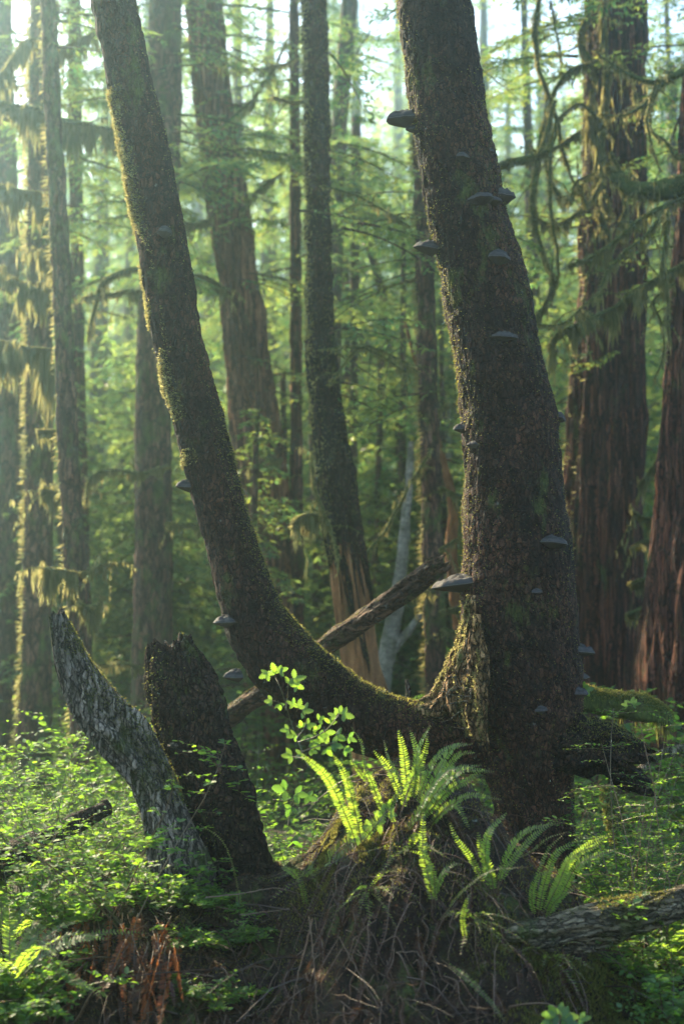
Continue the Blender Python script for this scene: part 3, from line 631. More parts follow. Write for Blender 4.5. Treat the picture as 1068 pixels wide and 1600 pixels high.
# pale forked trunk
t12 = empty('pale_leaning_tree', 'pale whitish forked trunk leaning behind the broken pole end', 'tree', tuple(P(592, 1110, 14.5) * [1, 1, 0]))
mb = MB(); trunk_mesh(mb, extend(pix_path([(594, 1085, 28), (606, 1010, 27), (620, 940, 24), (630, 850, 18), (638, 760, 13), (642, 690, 9)], 14.5), -.3), 'lump', 212, 30, .04, .4)
part(t12, 'trunk', mb, M['birch'])
mb = MB(); tube(mb, [P(608, 1022, 14.5), P(635, 990, 14.5), P(662, 955, 14.5)], [.05, .04, .025], 8, noise=.2); part(t12, 'limb', mb, M['birch'])
t18 = empty('pale_tree', 'second pale trunk glimpsed between the mossy green trunk and the thick leaning trunk', 'tree', tuple(P(702, 1110, 21) * [1, 1, 0]))
mb = MB(); trunk_mesh(mb, extend(pix_path([(702, 1085, 16), (701, 950, 15), (700, 860, 12)], 21), -.3, 7), 'lump', 222, 24, .06, .4); part(t18, 'trunk', mb, M['birch'])
F[14] = forest_tree('cedar_tree', 'massive straight red-brown cedar right of the thick leaning trunk, draped with moss', [(940, 1200, 150), (935, 1070, 116), (938, 950, 110), (942, 800, 120), (950, 600, 112), (957, 450, 100), (960, 250, 93), (961, 0, 88)], 14, 'strip', 'bark_red', 150, .02, 2.0, .045, .0, seed=214, mossn=9000, nb=16, cz0=7, rmax=3)
F[15] = forest_tree('cedar_tree', 'dark cedar at the right edge, flaring at its foot, with mossy limbs', [(1120, 1250, 250), (1104, 1100, 215), (1106, 950, 190), (1108, 800, 164), (1112, 600, 142), (1120, 400, 124), (1128, 200, 118), (1136, 0, 110)], 12, 'strip', 'bark_red', 160, .02, 2.0, .04, .0, seed=215, nb=14, cz0=7, rmax=3)

# mossy limbs that can be told apart
hang_tw = []
def limb(tree, rows, d, seed, hang=260, hl=(.05, .3), fz=1500, hw=.014, wmat='bark_mossy'):
    pts = pix_path([(a_, b_, c_ * (.72 if c_ < 20 else .9)) for a_, b_, c_ in rows], d); q, _ = spline(pts, max(12, int(sum(abs(np.diff([r_[0] for r_ in rows]))) / 6) + 8))
    q[:, :3] += .02 * np.stack([fbm(q[:, 0] * 4, q[:, 2] * 4, q[:, 1], 2, seed + k) for k in range(3)], 1)
    mb = MB(); tube(mb, q[:, :3], q[:, 3], 8, noise=.25, nf=12)
    r = rng(seed + 2)
    for k in range(max(4, len(q) // 3)):
        i = r.integers(2, len(q)); dv = rdir(r, 1)[0] * [1, 1, .8]; l = r.uniform(.08, .42); b = q[i, :3]
        tube(mb, [b, b + dv * l * .5 + [0, 0, -.01], b + dv * l + [0, 0, -.06 * l / .2]], [min(q[i, 3] * .5, .012), .005, .002], 4, cap=False)
        hang_tw.append((b, b + dv * l * .5, b + dv * l + [0, 0, -.06 * l / .2]))
    o = part(tree, 'branch', mb, M[wmat])
    mb = MB()
    for k, tw in enumerate(hang_tw): hang_moss(mb, [tw[0], tw[1], tw[2]], 26 if hang else 6, seed + k, (hl[0] * .6, hl[1] * .7), hw * .7, .01)
    hang_tw.clear()
    if hang: hang_moss(mb, q, int(hang * 1.5), seed, hl, hw, q[:, 3].mean())
    if fz:
        r = rng(seed + 1); i = r.integers(0, len(q), fz); dv = rdir(r, fz); dv[:, 2] = dv[:, 2] * .8
        p = q[i, :3] + (q[np.minimum(i + 1, len(q) - 1), :3] - q[i, :3]) * r.random((fz, 1)) + dv * q[i, 3:4] * .9
        cl = vnoise(p[:, 0] * 7, p[:, 1] * 7, p[:, 2] * 7, seed + 2) * .5 + .5
        inst(mb, T_DIAM, p, dv + [0, 0, -.7], rdir(r, fz), r.uniform(.012, .035, fz) * (.4 + 2.0 * cl ** 2), .009, r.random(fz))
    if mb.n:
        m = mb.build('moss', M['hang']); m.parent = o
    return o
T15, T14, T2 = F[15][0], F[14][0], F[2][0]
limb(T15, [(1110, 300, 46), (1068, 288, 40), (1020, 300, 38), (975, 290, 26), (950, 262, 12)], 11.6, 301, 170, (.05, .3), 5000)
limb(T15, [(1110, 95, 20), (1060, 115, 17), (1020, 128, 13), (985, 118, 9), (950, 100, 6), (930, 80, 4)], 11.6, 302, 160, (.03, .15), 1500)
limb(T15, [(1045, 118, 10), (1015, 150, 8), (1000, 170, 7), (970, 182, 6), (940, 175, 4)], 11.6, 303, 140, (.03, .15), 900)
limb(T15, [(1100, 300, 14), (1050, 318, 12), (1000, 345, 10), (960, 378, 9), (925, 400, 8), (888, 414, 6)], 11.5, 304, 300, (.04, .25), 2500)
limb(T15, [(1100, 395, 12), (1050, 422, 9), (1000, 452, 9), (960, 478, 9), (910, 505, 8), (880, 520, 8), (862, 540, 8), (864, 560, 4)], 11.4, 305, 900, (.06, .38), 3500)
limb(T15, [(1040, 320, 7), (1005, 372, 6), (975, 390, 6), (950, 420, 5), (930, 460, 5), (880, 505, 4), (840, 506, 3)], 11.3, 306, 200, (.04, .2), 900)
limb(T15, [(1100, 200, 10), (1062, 250, 8), (1035, 220, 7), (1012, 200, 6), (1018, 160, 5), (1030, 130, 4)], 11.5, 307, 120, (.03, .14), 700)
limb(T15, [(1024, 130, 6), (1012, 180, 6), (1018, 225, 5), (1030, 265, 3)], 11.2, 308, 60, (.03, .1), 400)
limb(T15, [(1052, 440, 6), (1018, 470, 5), (1030, 500, 5), (1036, 550, 4), (1022, 590, 3)], 11.2, 309, 60, (.03, .15), 500)
limb(T15, [(1040, 330, 6), (1035, 400, 6), (1042, 470, 5), (1040, 520, 3)], 11.1, 310, 260, (.05, .3), 900)
limb(T14, [(945, -40, 10), (942, 60, 11), (945, 160, 12), (938, 240, 13), (945, 300, 12), (955, 340, 8)], 13.2, 311, 900, (.05, .4), 5000, .02)
limb(T14, [(930, 110, 8), (905, 60, 8), (920, 20, 7), (915, -30, 6)], 13.1, 312, 300, (.05, .25), 1500)
limb(T14, [(940, 95, 9), (890, 112, 9), (868, 140, 9), (855, 180, 9), (842, 215, 9), (836, 250, 8)], 13.0, 313, 320, (.04, .2), 2000)
limb(T14, [(945, 200, 7), (905, 165, 7), (880, 180, 7), (862, 215, 8), (852, 250, 9), (860, 290, 10), (880, 310, 9), (900, 296, 7), (920, 275, 6)], 12.9, 314, 260, (.04, .16), 3000)
limb(T14, [(940, 285, 8), (915, 320, 8), (885, 345, 7), (858, 352, 6), (842, 345, 5)], 12.9, 315, 300, (.05, .2), 1500)
limb(T14, [(925, 140, 8), (920, 180, 10), (935, 230, 10), (930, 265, 8)], 13.0, 316, 500, (.1, .45), 2500, .022)
limb(T14, [(935, 330, 8), (942, 345, 8), (955, 372, 5)], 13.0, 317, 160, (.05, .25), 1000, .02)
limb(T14, [(960, 80, 6), (985, 120, 6), (990, 160, 5), (975, 190, 4)], 13.0, 318, 120, (.04, .2), 700)
limb(T14, [(950, 240, 8), (968, 280, 8), (975, 320, 8), (968, 350, 6)], 12.8, 319, 400, (.05, .3), 2000)
# long drooping mossy branch hanging from above
limb(T14, [(868, -60, 10), (843, 0, 10), (838, 60, 11), (842, 110, 9), (856, 150, 8), (870, 185, 8), (878, 225, 6), (892, 280, 5), (915, 320, 4)], 12.3, 331, 300, (.04, .16), 3500)
limb(T14, [(868, 160, 9), (850, 215, 11), (838, 240, 10), (834, 290, 14), (832, 330, 12), (838, 370, 9), (850, 410, 7), (862, 440, 6), (848, 480, 5), (835, 500, 3)], 12.2, 332, 500, (.04, .18), 5000)
limb(T14, [(868, 190, 6), (858, 250, 8), (862, 330, 7), (868, 400, 6), (868, 440, 5), (835, 510, 3)], 12.2, 333, 160, (.03, .12), 1500)
limb(T14, [(862, 0, 4), (866, 40, 5), (874, 95, 3)], 12.2, 334, 60, (.03, .1), 300)
limb(T14, [(905, 205, 5), (870, 230, 6), (835, 245, 16), (805, 255, 19), (780, 262, 12)], 12.2, 335, 360, (.04, .14), 5000)
limb(T14, [(888, 320, 5), (900, 285, 5), (930, 270, 4)], 12.2, 336, 60, (.03, .12), 400)
# left side: moss curtains on level branches
for k, (rows, hg, hl) in enumerate([
    ([(58, 60, 6), (30, 70, 6), (5, 110, 4), (-20, 130, 3)], 500, (.08, .4)), ([(66, 75, 6), (100, 70, 5), (140, 55, 4), (165, 38, 3)], 420, (.08, .3)),
    ([(62, 170, 14), (20, 165, 10), (-30, 150, 8)], 900, (.1, .5)), ([(62, 178, 12), (110, 190, 12), (160, 198, 8), (210, 205, 5)], 900, (.1, .5)),
    ([(62, 300, 7), (30, 295, 6), (-15, 290, 5)], 900, (.1, .5)), ([(62, 315, 5), (82, 312, 4)], 260, (.1, .35)), ([(62, 388, 5), (88, 396, 4)], 300, (.1, .4)),
    ([(75, 458, 6), (40, 440, 6), (0, 428, 6), (-30, 420, 5)], 900, (.1, .45)), ([(62, 442, 6), (84, 456, 5)], 300, (.08, .2)),
    ([(80, 545, 5), (40, 540, 6), (0, 534, 6), (-30, 532, 5)], 1200, (.12, .7)), ([(60, 672, 4), (95, 676, 4)], 200, (.04, .2)), ([(62, 765, 5), (92, 770, 4)], 260, (.05, .3))]):
    limb(T2, rows, 13.3, 400 + k, hg, hl, 1500, .03)
for k, (rows, hg, hl) in enumerate([([(120, 898, 5), (100, 892, 6), (80, 888, 9), (68, 880, 8)], 420, (.1, .4)), ([(125, 895, 5), (150, 885, 5), (175, 878, 3)], 120, (.05, .2)), ([(118, 935, 5), (145, 960, 8), (160, 935, 7)], 200, (.06, .3))]):
    limb(F[3][0], rows, 11.7, 430 + k, hg, hl, 900, .02)
for k, (rows, hg, hl) in enumerate([([(262, 425, 6), (210, 422, 12), (165, 440, 14), (150, 480, 9), (140, 520, 4)], 240, (.05, .2)), ([(235, 455, 6), (180, 460, 9), (130, 465, 6)], 200, (.05, .2)), ([(262, 730, 5), (210, 738, 7), (165, 735, 8), (140, 750, 7), (135, 790, 5)], 240, (.05, .2)), ([(270, 680, 5), (300, 668, 5), (335, 670, 4)], 160, (.05, .2)),
        ([(262, 820, 5), (320, 822, 6), (352, 824, 5)], 160, (.05, .2)), ([(262, 345, 5), (300, 352, 6), (330, 345, 4)], 160, (.05, .2)), ([(262, 440, 5), (320, 432, 6), (350, 450, 4)], 240, (.08, .3)), ([(240, 1050, 6), (190, 1035, 7), (150, 1040, 4)], 160, (.05, .2))]):
    limb(F[5][0], rows, 14.3, 440 + k, hg, hl, 900, .02)
for k, (rows, hg, hl) in enumerate([([(497, 805, 6), (480, 803, 6), (463, 812, 5), (460, 825, 3)], 300, (.08, .3)), ([(515, 600, 4), (560, 545, 5), (620, 560, 4), (650, 580, 3)], 60, (.05, .1)), ([(500, 545, 5), (560, 542, 5), (640, 585, 4)], 60, (.05, .1)), ([(500, 290, 5), (560, 310, 5), (640, 355, 4)], 80, (.03, .1)), ([(480, 155, 4), (450, 158, 4), (430, 150, 3)], 20, (.03, .1)), ([(530, 870, 6), (490, 760, 4), (486, 705, 3)], 200, (.05, .2))]):
    limb(t8, rows, 11.7, 460 + k, hg, hl, 700, .012)
for k, rows in enumerate([[(686, 640, 5), (730, 620, 4)], [(686, 760, 6), (720, 775, 6)], [(688, 860, 6), (725, 840, 6)], [(688, 955, 7), (725, 948, 6)], [(688, 985, 8), (730, 992, 7)], [(680, 905, 5), (640, 930, 4)], [(672, 700, 5), (600, 830, 7), (560, 880, 5)]]):
    limb(F[11][0], rows, 12.8, 480 + k, 60, (.03, .15), 900, .012)
for k, rows in enumerate([[(1060, 900, 16), (1010, 905, 15), (985, 912, 12)], [(1060, 950, 16), (1010, 952, 14), (980, 960, 10)], [(1060, 860, 14), (1010, 850, 13), (985, 858, 8)], [(1060, 800, 10), (1010, 812, 9), (990, 800, 6)], [(1040, 700, 6), (1015, 735, 6), (1000, 760, 5)]]):
    limb(T15, rows, 13.2, 500 + k, 200, (.03, .2), 1600, .02)
for k, rows in enumerate([[(415, 790, 8), (450, 800, 7), (470, 815, 4)], [(400, 690, 9), (425, 715, 9), (440, 718, 5)], [(375, 330, 6), (400, 300, 6), (440, 272, 4)], [(340, 100, 5), (400, 110, 5), (455, 98, 4)], [(345, 200, 6), (400, 150, 5), (450, 60, 3)]]):
    limb(F[6][0], rows, 15.4, 520 + k, 140, (.05, .2), 900, .015)
def tree_boughs(key, pys, ln, seed, dens=1.2):
    t, tr_ = F[key]; r = rng(seed); mb = MB(); c = tr_['c']
    for py in pys:
        z = P(534, py, c[:, 1].mean())[2]; i = int(np.argmin(abs(c[:, 2] - z)))
        sprays(mb, mb, [c[i]], [r.uniform(0, 6.283)], [ln * r.uniform(.6, 1.2)], [r.normal(.05, .12)], [r.uniform(.15, .4)], r, wmat=1, q_len=(.05, .11), dens=dens, qw=.3)
    part(t, 'foliage', mb, [M['conifer'], M['bark_far']])
for key, y0_, y1_, n_, ln_ in [(1, -80, 700, 16, 1.6), (3, -80, 90, 4, 1.0), (4, -80, 500, 14, 1.4), (5, -80, 330, 12, 1.5), (6, -80, 260, 12, 1.9), (7, 40, 500, 10, 1.0), (9, 100, 700, 12, 1.2), (10, -80, 500, 18, 1.5), (11, 200, 560, 8, 1.1), (14, -80, 180, 8, 2.2), (15, -80, 60, 4, 1.8), (17, 600, 800, 4, .8)]:
    tree_boughs(key, rng(900 + key).uniform(y0_, y1_, n_), ln_, 950 + key)
# foliage boughs seen hanging across the middle (parts of the trees they grow on)
def boughs(tree, spec, seed, name='bough'):
    r = rng(seed)
    for k, (px, py, d, az, ln) in enumerate(spec):
        mb = MB(); n = 3
        O = np.array([P(px, py, d)] * n) + r.normal(0, .12, (n, 3))
        sprays(mb, mb, O, math.radians(az) + r.normal(0, .3, n), ln * r.uniform(.7, 1.1, n), r.normal(0, .1, n), r.uniform(.15, .4, n), r, wmat=1, q_len=(.05, .11), dens=1.3, qw=.3)
        part(tree, name, mb, [M['conifer'], M['bark_far']])
boughs(F[5][0], [(262, 190, 14.5, 0, 1.1), (262, 235, 14.5, -30, 1.0), (255, 150, 14.5, 190, 1.2), (258, 280, 14.6, 10, .8), (250, 60, 14.5, 200, .9), (262, 90, 14.5, -10, 1.0)], 601)
boughs(F[6][0], [(340, 190, 15.4, 10, 1.5), (345, 225, 15.4, -15, 1.4), (330, 130, 15.4, 200, .8), (335, 60, 15.5, 5, 1.1), (380, 420, 15.4, 10, 1.0), (430, 800, 15.3, -10, .6), (400, 560, 15.5, 15, 1.2)], 602)
boughs(F[2][0], [(60, 330, 13.5, 0, 1.0), (60, 20, 13.5, 20, 1.1)], 603)
boughs(t8, [(498, 330, 11.8, 5, 1.0), (498, 530, 11.8, -5, .9), (498, 250, 12.2, 15, .9), (505, 620, 12.0, 20, .8)], 604)
boughs(F[11][0], [(660, 330, 13, 190, .9), (665, 420, 13.1, 175, 1.1), (668, 620, 13, 185, 1.0), (660, 60, 13, 20, 1.5), (662, 500, 13.2, 10, .9)], 605)
boughs(F[14][0], [(960, 560, 13.2, 200, .5), (905, 330, 13.6, 190, 1.0), (960, 90, 13.6, 190, 1.3), (940, 30, 13.8, 175, 1.3)], 606)
boughs(F[15][0], [(1090, 400, 12.3, 170, .8), (1110, 60, 12.5, 165, .9), (1090, 250, 13, 170, .7)], 607)

# ------------------------------------------------------------------ the forest beyond: copies of six conifers and three broadleaf trees
def conifer(seed, h, rad, nb, r0=.9, z0=1.5):
    t = empty('conifer', 'mossy conifer standing in the hazy forest beyond', 'tree', (0, 0, 0), 'conifers in the forest beyond')
    r = rng(seed); lean = r.normal(0, .25, 2)
    mb = MB(); trunk_mesh(mb, [[0, 0, -.6, rad * 1.25], [0, 0, .6, rad], [lean[0], lean[1], h * .5, rad * .75], [lean[0] * 1.5, lean[1] * 1.5, h, .05]], 'lump', seed, 20, .16, .7)
    m = mb.build('trunk', M['bark_far']); m.parent = t
    z = np.sort(r.uniform(z0, h, nb)); f = (z - z0) / (h - z0); fo = MB()
    O = np.stack([lean[0] * z / h * 1.7, lean[1] * z / h * 1.7, z], 1)
    ln = r0 * (2.7 * (1 - f) ** .8 + .4) * r.uniform(.5, 1.15, nb)
    sprays(fo, fo, O, r.uniform(0, 6.283, nb), ln, r.normal(.0, .15, nb), r.uniform(.15, .45, nb), r, tw_step=.16, q_len=(.10, .20), qw=.34, dens=1.0, wmat=1)
    c = fo.build('crown', [M['conifer'], M['bark_far']]); c.parent = t
    return t
def broadleaf(seed, h, n):
    t = empty('broadleaf_tree', 'sunlit yellow-green broadleaf tree among the far conifers', 'tree', (0, 0, 0), 'broadleaf trees in the forest beyond')
    r = rng(seed); wb, fo = MB(), MB(); tips = []
    for k in range(5):
        a = r.uniform(0, 6.28); L = h * r.uniform(.7, 1)
        p = [np.array([0, 0, -.3])]
        d = nrm(np.array([math.cos(a) * .35, math.sin(a) * .35, 1]))
        for j in range(6): d = nrm(d + r.normal(0, .18, 3)); p.append(p[-1] + d * L / 6)
        p = np.array(p); tube(wb, p, np.linspace(.09, .015, 7), 6)
        for j in range(16):
            f = r.uniform(.25, 1) * 5.99; i = int(f); o = p[i] + (p[i + 1] - p[i]) * (f - i); b = rdir(r, 1)[0] * [1, 1, .4]; l = r.uniform(.5, 1.6)
            tube(wb, [o, o + b * l * .5, o + b * l + [0, 0, -.1]], [.02, .012, .005], 4, cap=False)
            q = o + b * l * r.random((n, 1)) ** .6 + r.normal(0, .22, (n, 3)) * [1, 1, .35]
            inst(fo, T_OVAL, q, rdir(r, n) * [1, 1, .4] + b * .5, rdir(r, n) * [1, 1, .3], r.uniform(.05, .10, n), r.uniform(.04, .065, n), r.random(n))
    m = wb.build('trunk', M['bark_mossy']); m.parent = t; m = fo.build('crown', M['maple']); m.parent = t
    return t
cons = [conifer(700 + k, h, rd, nb, r0) for k, (h, rd, nb, r0) in enumerate([(19, .26, 100, 1.0), (24, .38, 120, 1.2), (15, .17, 90, .8), (11, .10, 80, .75), (21, .30, 110, 1.3), (7, .06, 66, .6)])]
brs = [broadleaf(720 + k, h, 95) for k, h in enumerate([7, 9, 5.5])]
r = rng(5); used = set(); placed = []
def put(protos, x, y, z=None, s=1., rot=None):
    k = int(r.integers(0, len(protos))); p = protos[k]
    if p.name in used: p = copy_tree(p)
    else: used.add(p.name)
    p.location = (x, y, float(ground_h(np.array([x]), np.array([y]))[0]) - .05 if z is None else z); p.rotation_euler = (0, 0, r.uniform(0, 6.28) if rot is None else rot); p.scale = (s, s, s)
    return p
def far_ok(x, y, m):
    for a, b in placed:
        if (a - x) ** 2 + (b - y) ** 2 < m * m: return False
    placed.append((x, y)); return True
n = 0
hts = [19, 24, 15, 11, 21, 7, 7, 9, 5.5]; protos_f = cons + brs
def put_i(i, x, y, s):
    p = protos_f[i]
    if p.name in used: p = copy_tree(p)
    else: used.add(p.name)
    p.location = (x, y, float(ground_h(np.array([x]), np.array([y]))[0]) - .05); p.rotation_euler = (0, 0, r.uniform(0, 6.28)); p.scale = (s, s, s)
for k in range(6000):
    y = 19 + 46 * r.random(); x = r.uniform(-1, 1) * (.33 * y + 2)
    if not far_ok(x, y, 1.7 + y * .025): continue
    cap = 1.6 + y * .42 * (r.uniform(.45, .85) if x < -.18 * y else r.uniform(.66, 1.3))               # the wood steps up with distance, so the low sun reaches it all
    ok = [i for i in range(9) if .65 < cap / hts[i] < (1.5 if i < 6 else 1.8)]; ok = [i for i in ok if i < 6 or r.random() < .12] or ok
    if not ok: continue
    i = ok[int(r.integers(0, len(ok)))]; put_i(i, x, y, cap / hts[i]); n += 1
    if n >= 145: break
for k in range(26):
    y = r.uniform(15, 24); x = r.uniform(-.26, .26) * y
    if far_ok(x, y, 1.1): put_i([5, 5, 3][int(r.integers(0, 3))], x, y, r.uniform(.45, .8))
for x, y, i, s in [(-1.0, 14.5, 5, .6), (2.9, 17, 5, .8), (-2.2, 18, 3, .55), (1.3, 17.6, 3, .55), (.2, 17.4, 5, .75), (-3.8, 18.4, 5, 1.), (3.9, 18.6, 3, .6)]: put_i(i, x, y, s)
# trees outside the picture on the sunny side, whose crowns dapple the light on the mound
for x, y, i, s in [(-6.2, 9.0, 2, .8), (-13.5, 15, 2, 1.0)]: put_i(i, x, y, s)
# tops of unplaced prototypes must not stand at the origin
for p in cons + brs:
    if p.name not in used:
        used.add(p.name); p.location = (r.uniform(-8, 8), 60, 0)
# the far wood closing the view
r = rng(9); n = 230000; fo = MB()
x = r.uniform(-42, 42, n); y = 70 + 10 * r.random(n); z = 30 * r.random(n) ** 1.1 + 1.0
k = fbm(x * .22, y * .2, z * .3, 4, 40) > (-1.2 + z * .045); x, y, z = x[k], y[k], z[k]; n = len(x)
inst(fo, T_OVAL, np.stack([x, y, z], 1), rdir(r, n) * [1, 1, .6], rdir(r, n), r.uniform(.3, .7, n), r.uniform(.12, .25, n), np.clip(fbm(x * .4, y * .4, z * .4, 2, 44) * .5 + .5 + r.normal(0, .12, n), 0, 1))
tag(fo.build('far_wood', M['maple']), 'far-off wood closing the view behind the trunks', 'wood', kind='stuff')

# ------------------------------------------------------------------ low plants
def ground_leaves(name, label, xs, ys, n, seed, mat, Ls, hmax, z=H, patch=.0, tpl=T_OVAL, w=.62):
    r = rng(seed); x = r.uniform(*xs, n); y = r.uniform(*ys, n)
    k = fbm(x * .8, y * .8, x * 0, 3, seed) > patch - .4; x, y = x[k], y[k]; m = len(x)
    hh = hmax * (fbm(x * 1.1, y * 1.1, x * 0, 3, seed + 5) * .5 + .6).clip(.1, 1) * r.random(m) ** .7
    L = r.uniform(*Ls, m)
    D = rdir(r, m) * [1, 1, .35]; mb = MB()
    inst(mb, tpl, np.stack([x, y, z(x, y) + hh], 1), D, np.cross(D, [0, 0, 1]) + r.normal(0, .2, (m, 3)), L, L * w, r.random(m))
    return tag(mb.build(name, M[mat]), label, 'ground cover', kind='stuff')
ground_leaves('undergrowth', 'leafy green undergrowth covering the forest floor', (-12, 12), (7.6, 30), 120000, 801, 'berry', (.03, .08), .42)
ground_leaves('ground_cover', 'low leaves creeping over the near forest floor', (-2.8, -.45), (6.25, 9.2), 14000, 802, 'berry', (.012, .032), .10, patch=.3)
ground_leaves('ground_cover', 'low leaves creeping over the forest floor beside the fallen log', (1.0, 2.6), (5.2, 9.2), 9000, 803, 'berry', (.012, .032), .12, patch=.2)

def shrub(name, label, cat, base, h, spread, nst, nleaf, seed, L=(.014, .044), mat='berry', w=.55, flat=.35, group=None, stemr=.004, az=None, fill=1.0, tpl=T_OVAL):
    """upright stems that fork into flat sprays of small leaves; nleaf per twig"""
    r = rng(seed); t = empty(name, label, cat, tuple(base), group); st, fo = MB(), MB(); base = np.array(base, float)
    for k in range(nst):
        a = r.uniform(0, 6.28) if az is None else math.radians(az) + r.normal(0, .8)
        d = nrm(np.array([math.cos(a) * spread, math.sin(a) * spread, h])); l = h * r.uniform(.6, 1.1) * 1.15
        p = [base + r.normal(0, .03, 3) * [1, 1, 0]]
        for j in range(7): d = nrm(d + r.normal(0, .12, 3) + [0, 0, .02]); p.append(p[-1] + d * l / 7)
        p = np.array(p); tube(st, p, np.linspace(stemr, stemr * .3, 8), 5, cap=False, a=r.random())
        nt = int(13 * fill)
        for j in range(nt):
            f = r.uniform(.22, 1) * 6.99; i = int(f); o = p[i] + (p[i + 1] - p[i]) * (f - i); a2 = r.uniform(0, 6.28); tl = h * r.uniform(.12, .34)
            b = nrm(np.array([math.cos(a2), math.sin(a2), r.normal(.15, .2)])); s = np.cross(b, [0, 0, 1]); s = nrm(s)
            q = o + b * tl * np.linspace(0, 1, 6)[:, None] + np.array([0, 0, -.12]) * tl * (np.linspace(0, 1, 6) ** 2)[:, None]
            tube(st, q, np.linspace(stemr * .4, stemr * .15, 6), 3, cap=False, a=.8)
            m = nleaf; u = (np.arange(m) + .6) / m; sg = np.where(np.arange(m) % 2 == 0, 1, -1)[:, None]
            B = np.stack([np.interp(u, np.linspace(0, 1, 6), q[:, c]) for c in range(3)], 1) + r.normal(0, .004, (m, 3))
            D = b * .55 + s * sg * .9 + r.normal(0, .22, (m, 3)); N = np.cross(D, [0, 0, 1]) + r.normal(0, flat, (m, 3))
            LL = r.uniform(*L, m); inst(fo, tpl, B, D, N, LL, LL * w, np.clip(r.random(m) * .6 + r.random() * .4, 0, 1))
    m = st.build('stems', M['stem']); parent_keep(m, t); m = fo.build('leaves', M[mat]); parent_keep(m, t)
    return t
def surf_shift(px, py, d):
    """how far to move a plant rooted at this pixel so that it grows out of the mound's face"""
    for q in np.arange(4.8, 7.0, .02):
        p = P(px, py, q)
        if p[2] <= float(H(p[:1], p[1:2])[0]) + .01: return q - .01 - d
    return 0.
def at_ground(px, d, lift=0):
    p = P(px, 1300, d); p[2] = float(H(np.array([p[0]]), np.array([d]))[0]) + lift; return p
shr = [  # px, distance, height, spread, stems, leaves, label
 (30, 8.2, 1.05, .7, 16, 10, 'sunlit leafy shrub filling the left edge below the moss-hung trunk'),
 (105, 8.6, .95, .6, 14, 10, 'sunlit leafy shrub just left of the grey snag, farther back'),
 (170, 7.7, .85, .6, 12, 10, 'leafy shrub in front of the thin mossy log, tight against the grey snag'),
 (10, 7.3, .72, .6, 12, 10, 'lower leafy shrub at the left edge above the fallen dark branch'),
 (190, 5.95, .74, .55, 6, 10, 'huckleberry shrub whose leafy sprays reach across the grey snag'),
 (110, 6.3, .85, .6, 9, 11, 'slender huckleberry shrub with level sprays, left of the grey snag foot'),
 (1010, 7.4, .75, .6, 14, 10, 'bright leafy shrub behind the fallen log at the right edge'),
 (930, 8.0, .80, .6, 14, 10, 'green shrub seen under the broken root stub'),
 (1060, 8.6, .75, .6, 14, 10, 'shaded shrub at the foot of the dark right-hand cedar'),
 (985, 6.6, .5, .5, 9, 9, 'small leafy shrub just above the fallen log'),
 (1055, 6.2, .45, .5, 9, 9, 'small bright shrub at the right edge by the end of the fallen log'),
 (1045, 5.5, .34, .5, 9, 9, 'low leafy plant below the fallen log at the right edge'),
 (880, 9.2, .9, .6, 12, 9, 'distant shrub glimpsed just right of the thick trunk foot'),
 (60, 7.6, .95, .7, 16, 10, 'dense sunlit shrub between the left-edge shrub and the grey snag'),
 (145, 8.9, 1.1, .6, 14, 10, 'tallest leafy shrub behind the grey snag, at the foot of the slender trunk'),
 (1040, 7.0, .62, .6, 14, 10, 'sunlit shrub just above the far end of the fallen log'),
 (900, 7.6, .5, .6, 10, 10, 'small green shrub beside the mossy upright stump'),
 (100, 6.0, .34, .6, 10, 11, 'low huckleberry shrub left of the foot of the grey snag'),
 (255, 6.05, .30, .6, 9, 10, 'small sprig shrub at the foot of the broken stump'),
 (1020, 5.9, .5, .6, 12, 10, 'bright shrub crowding over the middle of the fallen log'),
 (430, 8.3, .75, .5, 10, 10, 'green shrub in the gap between broken stump and fern mound'),
 (480, 7.5, .45, .4, 8, 10, 'low shaded shrub tucked behind the mound beneath the curved trunk'),
 (390, 9.5, 1.0, .6, 10, 9, 'dim shrub behind the stump and under the broken pole'),
]
for k, (px, d, h, sp, ns, nl, lab) in enumerate(shr): shrub('shrub', lab, 'shrub', at_ground(px, d), h, sp, ns, nl, 820 + k, group='leafy shrubs around the mound')
protos = [shrub('woodland_shrub', 'leafy shrub of the forest floor behind the big trunks', 'shrub', (0, 0, 0), 1.0, .8, 12, 8, 850 + k, (.04, .07), group='shrubs on the forest floor behind') for k in range(3)]
r = rng(12); done = 0
for k in range(26):
    y = 9.5 + 11 * r.random(); x = r.uniform(-1, 1) * (.27 * y + .4)
    p = protos[k] if k < 3 else copy_tree(protos[k % 3])
    p.location = (x, y, float(ground_h(np.array([x]), np.array([y]))[0])); p.rotation_euler = (0, 0, r.uniform(0, 6.28)); s = r.uniform(.8, 1.35); p.scale = (s, s, s)
# tall thin arching huckleberry at the right
shrub('huckleberry_bush', 'airy huckleberry bush with tiny bright leaves, right of the fern mound', 'shrub', at_ground(965, 6.35), .85, .42, 9, 13, 870, (.012, .024), az=20, fill=1.3)
shrub('huckleberry_bush', 'wispy huckleberry bush with pale stems at the far right above the log', 'shrub', at_ground(1010, 6.0), .85, .4, 7, 13, 871, (.012, .022), az=40, fill=1.2)
